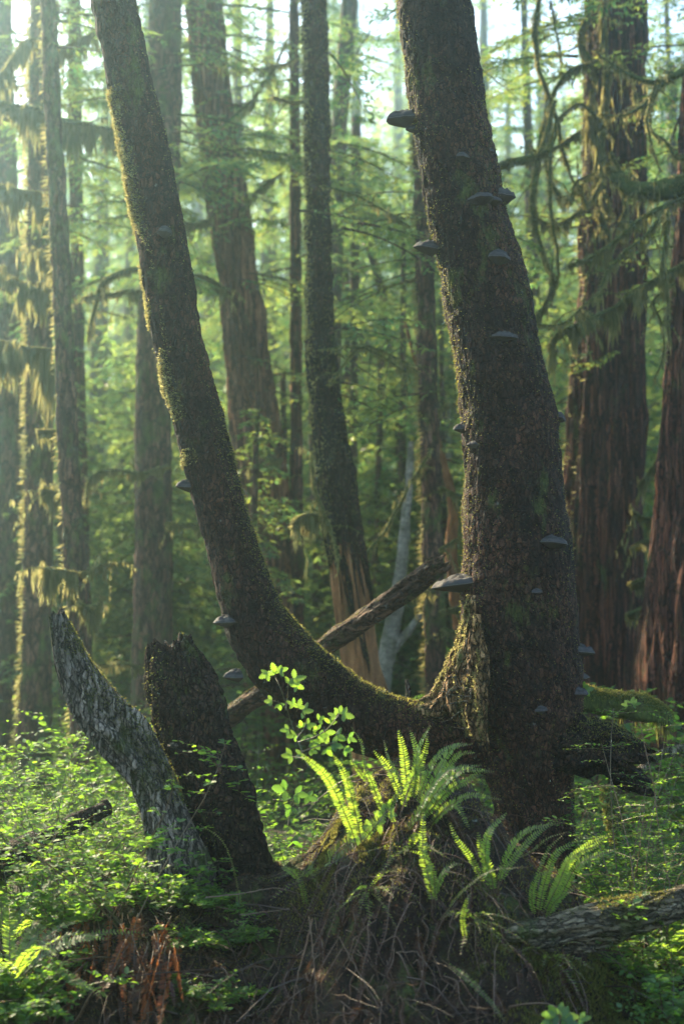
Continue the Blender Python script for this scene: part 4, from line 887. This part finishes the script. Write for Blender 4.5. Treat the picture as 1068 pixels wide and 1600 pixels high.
# creeping leaves on the dark face of the mound
shrub('creeping_shrub', 'leafy creeper spilling over the dark left face of the mound', 'shrub', P(345, 1480, 5.45 + surf_shift(345, 1480, 5.45)), .24, .9, 20, 10, 872, (.014, .028))
shrub('creeping_shrub', 'small-leaved plant trailing low on the dark mound face below the stump', 'shrub', P(320, 1560, 5.25 + surf_shift(320, 1560, 5.25)), .2, .9, 16, 10, 873, (.014, .026))
shrub('creeping_shrub', 'sparse leafy plant in the bottom left corner beside the rusty dead ferns', 'shrub', P(50, 1560, 5.5), .30, .9, 14, 9, 874, (.02, .04))
shrub('creeping_shrub', 'low leafy sprigs on the mound top in front of the broken stump', 'shrub', P(330, 1412, 6.0), .13, .9, 16, 9, 875, (.012, .026))

# ------------------------------------------------------------------ ferns
def frond_into(mb, pts, wmax, npair, seed, roll=0., mat=0, curl=.1, stipe=.12, tpl=T_PINNA, view=True, rach=.0022, k0=1.0, wl=.26, face=None):
    r = rng(seed); q, s = spline(pts, 60); c = q[:, :3]; t = nrm(np.gradient(c, axis=0))
    tube(mb, c, np.linspace(rach, rach * .3, 60), 5, a=.9, mat=1, cap=False)
    f = stipe + (1 - stipe) * (np.arange(npair) + .5) / npair; f = np.repeat(f, 2); sg = np.tile([1., -1.], npair)
    B = np.stack([np.interp(f, np.linspace(0, 1, 60), c[:, k]) for k in range(3)], 1); T = nrm(np.stack([np.interp(f, np.linspace(0, 1, 60), t[:, k]) for k in range(3)], 1))
    vw = np.array(face if face is not None else [0, -1, 0.15]) * np.ones_like(T)
    S = nrm(np.cross(T, vw)); N = np.cross(S, T); ro = roll
    S2 = S * math.cos(ro) + N * math.sin(ro); N2 = np.cross(S2, T)
    g = (f - stipe) / (1 - stipe); prof = np.clip(1.25 * (g + .10) ** .45 * (1.02 - g) ** .62, .03, 1.0)
    L = wmax / 2 * prof * r.uniform(.9, 1.08, len(f))
    D = S2 * sg[:, None] + T * .28 + N2 * (curl + .10 * r.normal(size=(len(f), 1))) + r.normal(0, .06, (len(f), 3))
    W = np.maximum(np.minimum(L * wl * 1.7, (1 - stipe) * s[-1] / npair * 1.04), .0015)
    inst(mb, tpl, B, D, T + N2 * .35 * r.normal(size=(len(f), 1)), L, W, np.clip(.15 + .55 * k0 * r.random(len(f)) + .3 * r.random(), 0, 1), mat, up=1)
def fern_px(name, label, fronds, seed, mats=('fern', 'stem'), group=None, base=None):
    """fronds: (list of (px, py, distance) from root to tip, width in px, roll)"""
    t = empty(name, label, 'fern', tuple(P(*fronds[0][0][0]) if base is None else base), group)
    sh = surf_shift(*fronds[0][0][0]) if name != 'small_fern' else 0.
    for k, (pts, wpx, roll) in enumerate(fronds):
        pts = [(a_, b_, c_ + sh) for a_, b_, c_ in pts]
        mb = MB(); pp = [P(*x) for x in pts]; d = pts[0][2]; ln = sum(np.linalg.norm(pp[i + 1] - pp[i]) for i in range(len(pp) - 1))
        frond_into(mb, pp, (.78 if seed == 5 else 1.12) * wpx * d / FPX, int(np.clip(ln / .0105, 14, 60)), seed * 100 + k, roll)
        part(t, 'frond', mb, [M[mats[0]], M[mats[1]]])
    return t
GF = 'sword ferns on the mound'
fern_px('sword_fern', 'sword fern with two broad glowing fronds leaning left, at the upper left of the mound', [
  ([(560, 1330, 6.15), (540, 1275, 6.1), (510, 1215, 6.05), (470, 1178, 6.0)], 27, .25), ([(566, 1320, 6.15), (552, 1260, 6.1), (540, 1215, 6.05), (521, 1180, 6.02)], 24, .3),
  ([(590, 1240, 6.2), (570, 1200, 6.2), (566, 1165, 6.2), (548, 1135, 6.25)], 14, 1.0), ([(580, 1230, 6.2), (560, 1205, 6.15), (550, 1190, 6.1), (546, 1165, 6.1)], 14, .8)], 1, group=GF)
fern_px('sword_fern', 'large upright sword fern crowning the mound, its fronds glowing against the dark trunks', [
  ([(632, 1260, 6.2), (618, 1225, 6.2), (603, 1195, 6.2), (583, 1173, 6.2)], 20, .5), ([(636, 1262, 6.2), (625, 1220, 6.25), (607, 1185, 6.3), (599, 1156, 6.35)], 18, 1.0),
  ([(640, 1262, 6.2), (634, 1215, 6.2), (630, 1175, 6.2), (622, 1141, 6.2)], 24, .15), ([(644, 1262, 6.2), (648, 1220, 6.15), (652, 1175, 6.1), (672, 1133, 6.05)], 24, 1.0),
  ([(646, 1264, 6.2), (655, 1230, 6.25), (655, 1190, 6.3), (640, 1141, 6.3)], 24, -.3), ([(648, 1270, 6.2), (665, 1215, 6.15), (690, 1175, 6.1), (722, 1160, 6.1)], 24, .9),
  ([(652, 1272, 6.2), (682, 1210, 6.1), (706, 1170, 6.05), (738, 1162, 6.0)], 26, .9), ([(652, 1274, 6.2), (690, 1215, 6.1), (715, 1180, 6.05), (742, 1176, 6.0)], 22, .6),
  ([(640, 1300, 6.15), (672, 1240, 6.05), (700, 1205, 6.0), (752, 1196, 5.95)], 26, .9), ([(645, 1300, 6.15), (680, 1240, 6.0), (720, 1205, 5.9), (772, 1206, 5.9)], 24, .75),
  ([(650, 1290, 6.15), (700, 1236, 6.05), (730, 1220, 6.0), (755, 1202, 6.0)], 22, .4), ([(630, 1310, 6.1), (655, 1265, 6.0), (680, 1225, 5.95), (700, 1205, 5.95)], 24, 1.0),
  ([(620, 1295, 6.1), (610, 1265, 6.05), (625, 1235, 6.0), (648, 1215, 6.0)], 18, .6), ([(660, 1300, 6.15), (700, 1262, 6.1), (735, 1243, 6.05), (783, 1250, 6.05)], 22, .8),
  ([(665, 1300, 6.15), (690, 1268, 6.1), (712, 1258, 6.1), (733, 1296, 6.05)], 22, .5), ([(600, 1275, 6.1), (585, 1235, 6.0), (575, 1210, 5.95), (560, 1205, 5.9)], 18, .3),
  ([(655, 1280, 6.1), (668, 1240, 6.05), (700, 1215, 6.0), (715, 1230, 6.0)], 22, .7), ([(625, 1275, 6.2), (640, 1225, 6.15), (662, 1180, 6.1), (668, 1150, 6.1)], 22, .4)], 2, group=GF)
fern_px('sword_fern', 'single bright sword fern frond standing upright from the mound front', [
  ([(676, 1425, 5.75), (671, 1380, 5.75), (660, 1330, 5.75), (661, 1268, 5.78)], 24, .1), ([(680, 1420, 5.75), (676, 1360, 5.7), (660, 1335, 5.7), (640, 1330, 5.7)], 20, .9), ([(678, 1400, 5.75), (690, 1370, 5.7), (705, 1352, 5.7), (722, 1350, 5.7)], 22, .9)], 3, group=GF)
fern_px('sword_fern', 'sword fern with blue-green arching fronds in front of the thick trunk foot', [
  ([(768, 1400, 5.95), (758, 1350, 5.9), (762, 1305, 5.85), (791, 1270, 5.85)], 28, .8), ([(772, 1400, 5.95), (765, 1360, 5.9), (752, 1330, 5.9), (746, 1300, 5.9)], 22, .2),
  ([(775, 1395, 5.95), (790, 1340, 5.9), (820, 1300, 5.85), (875, 1286, 5.8)], 24, 1.0), ([(776, 1390, 5.95), (800, 1345, 5.95), (830, 1310, 5.95), (868, 1280, 5.95)], 20, .6),
  ([(688, 1440, 5.75), (715, 1400, 5.65), (765, 1362, 5.55), (825, 1355, 5.5)], 13, 1.1), ([(760, 1390, 5.9), (735, 1340, 5.85), (712, 1310, 5.85), (702, 1285, 5.85)], 18, .5),
  ([(730, 1480, 5.6), (722, 1440, 5.55), (728, 1410, 5.5), (735, 1395, 5.5)], 14, .2)], 4, group=GF)
fern_px('sword_fern', 'bright sword fern cluster leaning right, above the fallen log end', [
  ([(838, 1440, 5.9), (850, 1380, 5.85), (868, 1335, 5.8), (902, 1313, 5.8)], 30, .3), ([(842, 1440, 5.9), (870, 1385, 5.85), (892, 1340, 5.8), (940, 1318, 5.8)], 32, .3),
  ([(846, 1445, 5.9), (875, 1400, 5.9), (905, 1350, 5.85), (965, 1326, 5.8)], 34, .6), ([(830, 1430, 5.9), (838, 1375, 5.9), (855, 1330, 5.9), (880, 1303, 5.9)], 22, 1.0),
  ([(836, 1440, 5.9), (830, 1400, 5.85), (840, 1370, 5.8), (866, 1360, 5.8)], 26, .8), ([(850, 1445, 5.9), (865, 1410, 5.85), (885, 1395, 5.8), (905, 1380, 5.8)], 24, .6), ([(848, 1440, 5.9), (872, 1375, 5.9), (905, 1330, 5.9), (955, 1302, 5.9)], 30, .1),
  ([(800, 1345, 6.0), (830, 1330, 5.95), (855, 1310, 5.9), (885, 1300, 5.9)], 16, 1.0)], 5, group=GF)
fern_px('sword_fern', 'thin dark fern frond arching alone before the broken stump', [([(374, 1415, 6.0), (368, 1370, 5.95), (348, 1315, 5.9), (308, 1286, 5.9)], 9, .9), ([(374, 1418, 6.0), (373, 1404, 6.0), (372, 1390, 6.0)], 14, .1)], 6)
fern_px('withered_fern', 'small half-withered fern frond lit gold beside the mound hollow', [([(478, 1420, 5.95), (474, 1395, 5.92), (470, 1380, 5.9), (466, 1358, 5.9)], 15, .2), ([(466, 1375, 5.9), (455, 1362, 5.88), (440, 1355, 5.88)], 16, .1), ([(468, 1370, 5.9), (482, 1360, 5.9), (490, 1345, 5.9)], 14, .2)], 7)
fern_px('lady_fern', 'feathery fern with toothed leaflets reaching up right across the mossy hump', [([(498, 1352, 6.0), (530, 1330, 5.9), (570, 1300, 5.82), (612, 1262, 5.8)], 42, .5), ([(500, 1352, 6.0), (520, 1345, 5.9), (550, 1335, 5.85), (575, 1318, 5.82)], 30, .8), ([(604, 1334, 5.9), (620, 1330, 5.85), (645, 1332, 5.82)], 16, .9)], 8)
fern_px('sword_fern', 'drooping dark green frond at the bottom edge, in the middle of the mound face', [([(690, 1500, 5.5), (730, 1530, 5.3), (765, 1565, 5.2), (790, 1600, 5.15)], 16, .3)], 9)
fern_px('small_fern', 'tiny bright fern seen beyond the dip of the curved trunk', [([(672, 1100, 8.1), (660, 1090, 8.05), (640, 1094, 8.0)], 16, .3), ([(674, 1100, 8.1), (680, 1088, 8.1), (684, 1080, 8.1)], 14, .3)], 10)
def fern_clump(label, base, n, L, seed, mat='fern', W=.10, az=None, elev=(.6, 1.1), name='sword_fern', group='sword ferns in the shade around the mound', tilt=.45):
    r = rng(seed); t = empty(name, label, 'fern', tuple(base), group); base = np.array(base, float)
    for k in range(n):
        a = 2 * math.pi * (k + r.uniform(-.3, .3)) / n if az is None else math.radians(az) + r.normal(0, .6); e = r.uniform(*elev); l = L * r.uniform(.75, 1.1)
        h = np.array([math.cos(a), math.sin(a), 0]); u = np.linspace(0, 1, 6)[:, None]
        pts = base + l * (h * u * math.cos(e) * (1 + .35 * u) + np.array([0, 0, 1.]) * (u * math.sin(e) - tilt * u ** 2.2))
        mb = MB(); frond_into(mb, pts, W * r.uniform(.8, 1.1), int(l / .016), seed * 77 + k, r.normal(0, .25), face=[-h[0] * .2, -h[1] * .2, 1.])
        part(t, 'frond', mb, [M[mat], M['stem']])
    return t
fern_clump('bluish shaded sword fern low in the left corner', at_ground(20, 5.55, .12), 17, .62, 41)
fern_clump('shaded sword fern at the left edge, above the one in the corner', at_ground(10, 6.6, .15), 14, .8, 42)
fern_clump('bright fern fronds behind the shrubs, under the moss-hung trunk', at_ground(60, 9.0, .35), 11, .8, 43)
fern_clump('dim sword fern low at the right edge below the fallen log', at_ground(1040, 6.0, .0), 12, .5, 44)
fern_clump('shaded sword fern behind the mound, under the curved trunk', at_ground(450, 7.9, .1), 12, .6, 45)
fern_clump('sword fern in the green gap below the broken root stub', at_ground(920, 7.2, .1), 11, .6, 46)
for k, (px, py, n_, L_, lab) in enumerate([(575, 1395, 9, .24, 'small shaded sword fern halfway down the mound, under the lone bright frond plant'), (735, 1440, 9, .26, 'small dull sword fern low on the mound, between the arching fronds and the log'), (480, 1375, 8, .20, 'little dark sword fern in the hollow right of the broken stump'), (640, 1330, 9, .24, 'shaded sword fern just below the large upright one'), (860, 1500, 8, .22, 'little sword fern beneath the splintered end of the fallen log')]):
    sh_ = surf_shift(px, py, 5.9); fern_clump(lab, P(px, py, 5.9 + sh_), n_, L_, 60 + k, W=.05, az=-90, elev=(.1, 1.0), group='small shaded sword ferns on the mound')
# rusty dead fronds hanging at the lower left
r = rng(55); t = empty('dead_fern', 'rust-orange dead fern fronds hanging down the left end of the mound', 'fern', tuple(P(150, 1430, 5.9)))
for k in range(44):
    x0 = r.uniform(95, 280); y0 = 1428 + r.uniform(-5, 60); sh_ = surf_shift(x0, y0, 5.9) - .10; x1 = x0 - r.uniform(-45, 55); ln = r.uniform(70, 170)
    mb = MB(); frond_into(mb, [P(x0, y0, 5.9 + sh_), P((x0 * 2 + x1) / 3, y0 + ln * .3, 5.78 + sh_), P(x1, y0 + ln, 5.62 + sh_ - r.uniform(0, .15))], r.uniform(.045, .085), 30, 900 + k, r.normal(0, .8), curl=.35, wl=.5)
    part(t, 'frond', mb, [M['rust' if r.random() < .65 else 'dead'], M['stalk']])

shrub('creeping_shrub', 'leafy sprigs in the very corner at the bottom left', 'shrub', P(25, 1590, 5.35), .22, 1.0, 16, 10, 876, (.016, .034))
# salmonberry with toothed leaves, lit from behind
def leaf3(mb, o, d, L, r, a, wm=.62):
    d = nrm(np.array(d, float)); s = nrm(np.cross(d, [0.1, -1, .4])) 
    L = L * .68; D = np.array([d, nrm(d * .35 + s), nrm(d * .35 - s)]) + r.normal(0, .12, (3, 3)); tw = np.cross(D, nrm(np.array([r.normal(0, .35), -1, r.uniform(.2, .9)])))
    inst(mb, T_SERR, np.array([o] * 3), D, tw, np.array([L, L * .8, L * .8]) * r.uniform(.9, 1.1, 3), np.array([L, L * .8, L * .8]) * wm, np.clip(a + r.normal(0, .1, 3), 0, 1), up=1)
def salmonberry(label, stems, leaves, seed, d=6.0):
    d = d + (surf_shift(stems[0][0][0], stems[0][0][1], d) if seed in (61, 62) else 0)
    r = rng(seed); t = empty('salmonberry', label, 'plant', tuple(P(stems[0][0][0], stems[0][0][1], d))); st, fo = MB(), MB()
    for k, s_ in enumerate(stems): q, _ = spline([P(x, y, d - .02 * k + .05 * math.sin(x)) for x, y in s_], 20); tube(st, q, np.linspace(.0032, .0014, 20), 6, a=.2 + .5 * r.random(), noise=.2, nf=60)
    for (x, y, dx, dy, L, a) in leaves:
        o = P(x, y, d + r.uniform(-.05, .05)); dv = np.array([dx, r.uniform(-.5, .2), -dy]); tube(st, [o - nrm(dv) * L * d / FPX * .35, o], [.0013, .0009], 4, a=.6)
        leaf3(fo, o, dv, L * d / FPX, r, a)
    parent_keep(st.build('stems', M['stem']), t); parent_keep(fo.build('leaves', M['berry']), t)
salmonberry('young salmonberry with bright toothed leaves rising before the curved trunk', [
  [(482, 1200), (468, 1165), (455, 1130), (446, 1100), (438, 1075), (428, 1055)], [(446, 1110), (449, 1090), (450, 1072)], [(448, 1110), (436, 1098), (424, 1095)], [(463, 1155), (478, 1130), (470, 1108)], [(465, 1160), (495, 1150), (515, 1135), (530, 1115)], [(470, 1175), (500, 1165), (525, 1160)], [(475, 1185), (455, 1182)]],
 [(430, 1052, -.3, -1, 26, .8), (418, 1052, -1, .6, 24, .9), (437, 1048, .9, -.2, 20, .7), (452, 1068, .3, -.4, 24, .9), (460, 1060, 1, -.1, 28, .9), (462, 1070, 1, .5, 22, .7), (424, 1095, -1, .1, 20, .7), (436, 1100, .2, .6, 18, .5), (466, 1105, .3, -.7, 22, .9), (474, 1110, 1, .2, 26, .9), (458, 1100, -1, -.4, 18, .8),
  (480, 1132, 1, -.1, 22, .7), (472, 1136, -.3, -.6, 18, .6), (450, 1140, -1, .1, 20, .5), (462, 1148, -1, .4, 22, .6), (498, 1125, .4, -.3, 18, .6), (515, 1130, .3, -.9, 22, .8), (530, 1114, .3, -1, 20, .8), (536, 1116, 1, .1, 26, .9), (524, 1118, -1, -.3, 18, .8), (508, 1145, .2, 1, 30, .9), (525, 1150, 1, .2, 28, .4), (545, 1152, 1, .3, 20, .3), (490, 1160, .6, .8, 24, .5), (520, 1162, 1, .2, 26, .4), (455, 1180, -1, .1, 26, .5), (470, 1178, -.7, .7, 20, .5), (500, 1150, .5, 0, 22, .6), (485, 1172, 1, .3, 20, .4), (538, 1172, 1, .1, 22, .3), (478, 1150, .3, .5, 20, .5), (495, 1140, -.2, -.6, 18, .7), (510, 1170, .4, .6, 22, .4)], 61, 6.05)
salmonberry('small plant with glowing toothed leaflets in front of the mossy hump', [[(560, 1330), (575, 1305), (595, 1280), (606, 1262)]],
 [(606, 1262, .3, -1, 20, .9), (598, 1272, -1, -.4, 24, .9), (610, 1270, 1, .4, 18, .9), (590, 1285, .2, 1, 26, .9), (578, 1290, -1, .1, 20, .8), (572, 1300, .3, 1, 22, .8), (560, 1312, -1, .3, 18, .6)], 62, 5.78)
salmonberry('broad pale leaves low in the green gap left of the mound', [[(450, 1290), (455, 1260), (462, 1240)]], [(445, 1235, -1, -.1, 34, .2), (462, 1240, 1, .2, 30, .2), (480, 1245, 1, .5, 26, .15), (455, 1262, -.6, .7, 24, .2)], 63, 6.9)
salmonberry('flat-leaved small plant at the bottom edge right of centre', [[(870, 1620), (872, 1600), (875, 1590)]], [(868, 1586, -1, .05, 34, .3), (878, 1588, 1, .05, 36, .3), (885, 1596, 1, .4, 28, .2), (860, 1596, -1, .3, 26, .2), (873, 1584, .1, -.3, 26, .3), (905, 1592, 1, .2, 26, .3)], 64, 5.0)
salmonberry('bright sprig of leaves above the low mossy branch', [[(905, 1110), (908, 1085), (912, 1075)]], [(905, 1080, -1, -.1, 20, .9), (915, 1078, 1, -.1, 20, .9), (910, 1074, .1, -1, 16, .9), (985, 1098, .2, -1, 16, .9), (978, 1100, -1, 0, 14, .8), (990, 1100, 1, 0, 16, .8)], 65, 7.4)

# ------------------------------------------------------------------ litter, dead fronds, stalks and moss on the mound
def mound_moss(cx, cy, sx, sy, n, seed, name='moss_patch', label='moss', mat='moss', L=(.006, .02)):
    r = rng(seed); x = r.normal(cx, sx, n); y = r.normal(cy, sy, n); k = fbm(x * 9, y * 9, x * 0, 3, seed) > -.25; x, y = x[k], y[k]; n = len(x)
    mb = MB(); D = rdir(r, n) * .5 + [0, -.35, .8]; inst(mb, T_DIAM, np.stack([x, y, H(x, y) - .003], 1), D, rdir(r, n), r.uniform(*L, n), .005, r.random(n))
    return tag(mb.build(name, M[mat]), label, 'moss', kind='stuff')
mx = lambda px, d: P(px, 1300, d)[0]
mound_moss(mx(548, 5.95), 5.93, .09, .10, 26000, 66, label='golden moss cushion on the mound below the ferns')
mound_moss(mx(980, 5.6), 5.45, .32, .22, 42000, 67, label='mossy bank at the lower right, below the fallen log', L=(.008, .03))
mound_moss(mx(500, 6.0), 6.0, 1.0, .35, 40000, 68, label='thin moss scattered over the mound', L=(.004, .014))
mb = MB(); r = rng(70)                       # dead fronds hanging over the front of the mound
for k in range(260):
    x = r.uniform(-1.1, .98); y = r.uniform(5.25, 6.05); z = float(H(np.array([x]), np.array([y]))[0]); a = -math.pi / 2 + r.normal(0, .7); l = r.uniform(.25, .6)
    h = np.array([math.cos(a), math.sin(a), 0]); p0 = np.array([x, y, z + .01]); u = np.linspace(0, 1, 6)[:, None]
    pts = p0 + l * (h * u * .5 + np.array([0, 0, 1.]) * (.16 * u - .95 * u ** 1.6)) + r.normal(0, .008, (6, 3))
    zz = H(pts[:, 0], pts[:, 1]); pts[:, 2] = np.maximum(pts[:, 2], zz + .004)
    frond_into(mb, pts, r.uniform(.025, .06), 26, 3000 + k, r.normal(0, .9), curl=.7, wl=.35, k0=.8)
tag(mb.build('dead_fern_litter', [M['dead'], M['stalk']]), 'brown dead fern fronds matted over the mound face', 'litter', kind='stuff')
mb = MB()                                    # bare stalks and twigs
for k in range(520):
    x = r.uniform(-1.15, 1.05); y = r.uniform(4.95, 6.3); z = float(H(np.array([x]), np.array([y]))[0]); l = r.uniform(.08, .5) ; a = r.uniform(0, 6.28); u = np.linspace(0, 1, 7)[:, None]
    if y < 5.9 and r.random() < .7: a = -math.pi / 2 + r.normal(0, .8)
    h = np.array([math.cos(a), math.sin(a), 0]); pts = np.array([x, y, z + .015]) + l * (h * u + np.array([0, 0, 1.]) * (.35 * r.random() * u - .7 * r.random() * u * u)) + np.cumsum(r.normal(0, .006, (7, 3)), 0)
    pts[:, 2] = np.maximum(pts[:, 2], H(pts[:, 0], pts[:, 1]) + .004)
    tube(mb, pts, np.linspace(.001 + .004 * r.random() ** 2.5, .0007, 7), 4, a=r.random() ** 2.2 * .85, cap=False)
tag(mb.build('dry_stalks', M['stalk']), 'dry brown stalks and twigs tangled over the mound', 'litter', kind='stuff')
mb = MB(); n = 60000; x = r.uniform(-1.5, 1.4, n); y = r.uniform(4.9, 7.4, n); D = rdir(r, n) * [1, 1, .35]
inst(mb, T_DIAM, np.stack([x, y, H(x, y) + r.uniform(0, .012, n)], 1), D, rdir(r, n) * [1, 1, .3], r.uniform(.008, .03, n), r.uniform(.0015, .005, n), r.random(n))
tag(mb.build('leaf_litter', M['dead']), 'brown needles and leaf crumbs on the mound', 'litter', kind='stuff')
def stalk(label, pts, d, rd, a=.9):
    q, _ = spline([P(x, y, d) for x, y in pts], 24); mb = MB(); tube(mb, q + r.normal(0, .0012, q.shape), np.linspace(rd, rd * .5, 24), 5, a=a); tag(mb.build('dry_stem', M['stalk']), label, 'stem', 'dry stems lying on the mound')
stalk('pale dry stem falling steeply at the bottom, left of centre', [(487, 1435), (480, 1470), (466, 1520), (450, 1600)], 5.25, .0032)
stalk('pale dry stem curving down at the bottom, right of the steep one', [(482, 1432), (490, 1500), (494, 1560), (496, 1610)], 5.24, .0026)
stalk('long dry stem lying level across the mound top before the stump', [(320, 1403), (380, 1396), (430, 1388), (470, 1398)], 5.9, .0035, .8)
stalk('dry stem slanting from the mound top down to the right of the stump', [(375, 1430), (420, 1424), (452, 1420)], 5.8, .0028, .8)
stalk('reddish dry stem crossing the mound face towards the upright frond', [(500, 1428), (570, 1420), (630, 1405), (690, 1385)], 5.66, .0022, .5)
stalk('thin pale stem slanting down through the bottom of the mound face', [(530, 1465), (560, 1520), (590, 1570), (612, 1600)], 5.2, .0024)
stalk('broken angled twig hanging on the lower mound face', [(618, 1488), (650, 1487), (652, 1488), (675, 1520), (690, 1560)], 5.3, .0022, .8)

# ------------------------------------------------------------------ haze
m, nt, out = mat_new('haze_air'); v = nt.nodes.new('ShaderNodeVolumePrincipled'); v.inputs['Color'].default_value = (.60, .90, 1.0, 1); v.inputs['Density'].default_value = .0050; v.inputs['Anisotropy'].default_value = .88
nt.links.new(v.outputs[0], out.inputs['Volume'])
mb = MB(); x0, x1, y0, y1, z0, z1 = -240, 240, -40, 250, -3, 34
mb.add([[x0, y0, z0], [x1, y0, z0], [x1, y1, z0], [x0, y1, z0], [x0, y0, z1], [x1, y0, z1], [x1, y1, z1], [x0, y1, z1]], [[0, 3, 2, 1], [4, 5, 6, 7], [0, 1, 5, 4], [1, 2, 6, 5], [2, 3, 7, 6], [3, 0, 4, 7]])
tag(mb.build('haze', m, smooth=False), 'pale sunlit haze hanging between the trees', 'haze', kind='stuff')
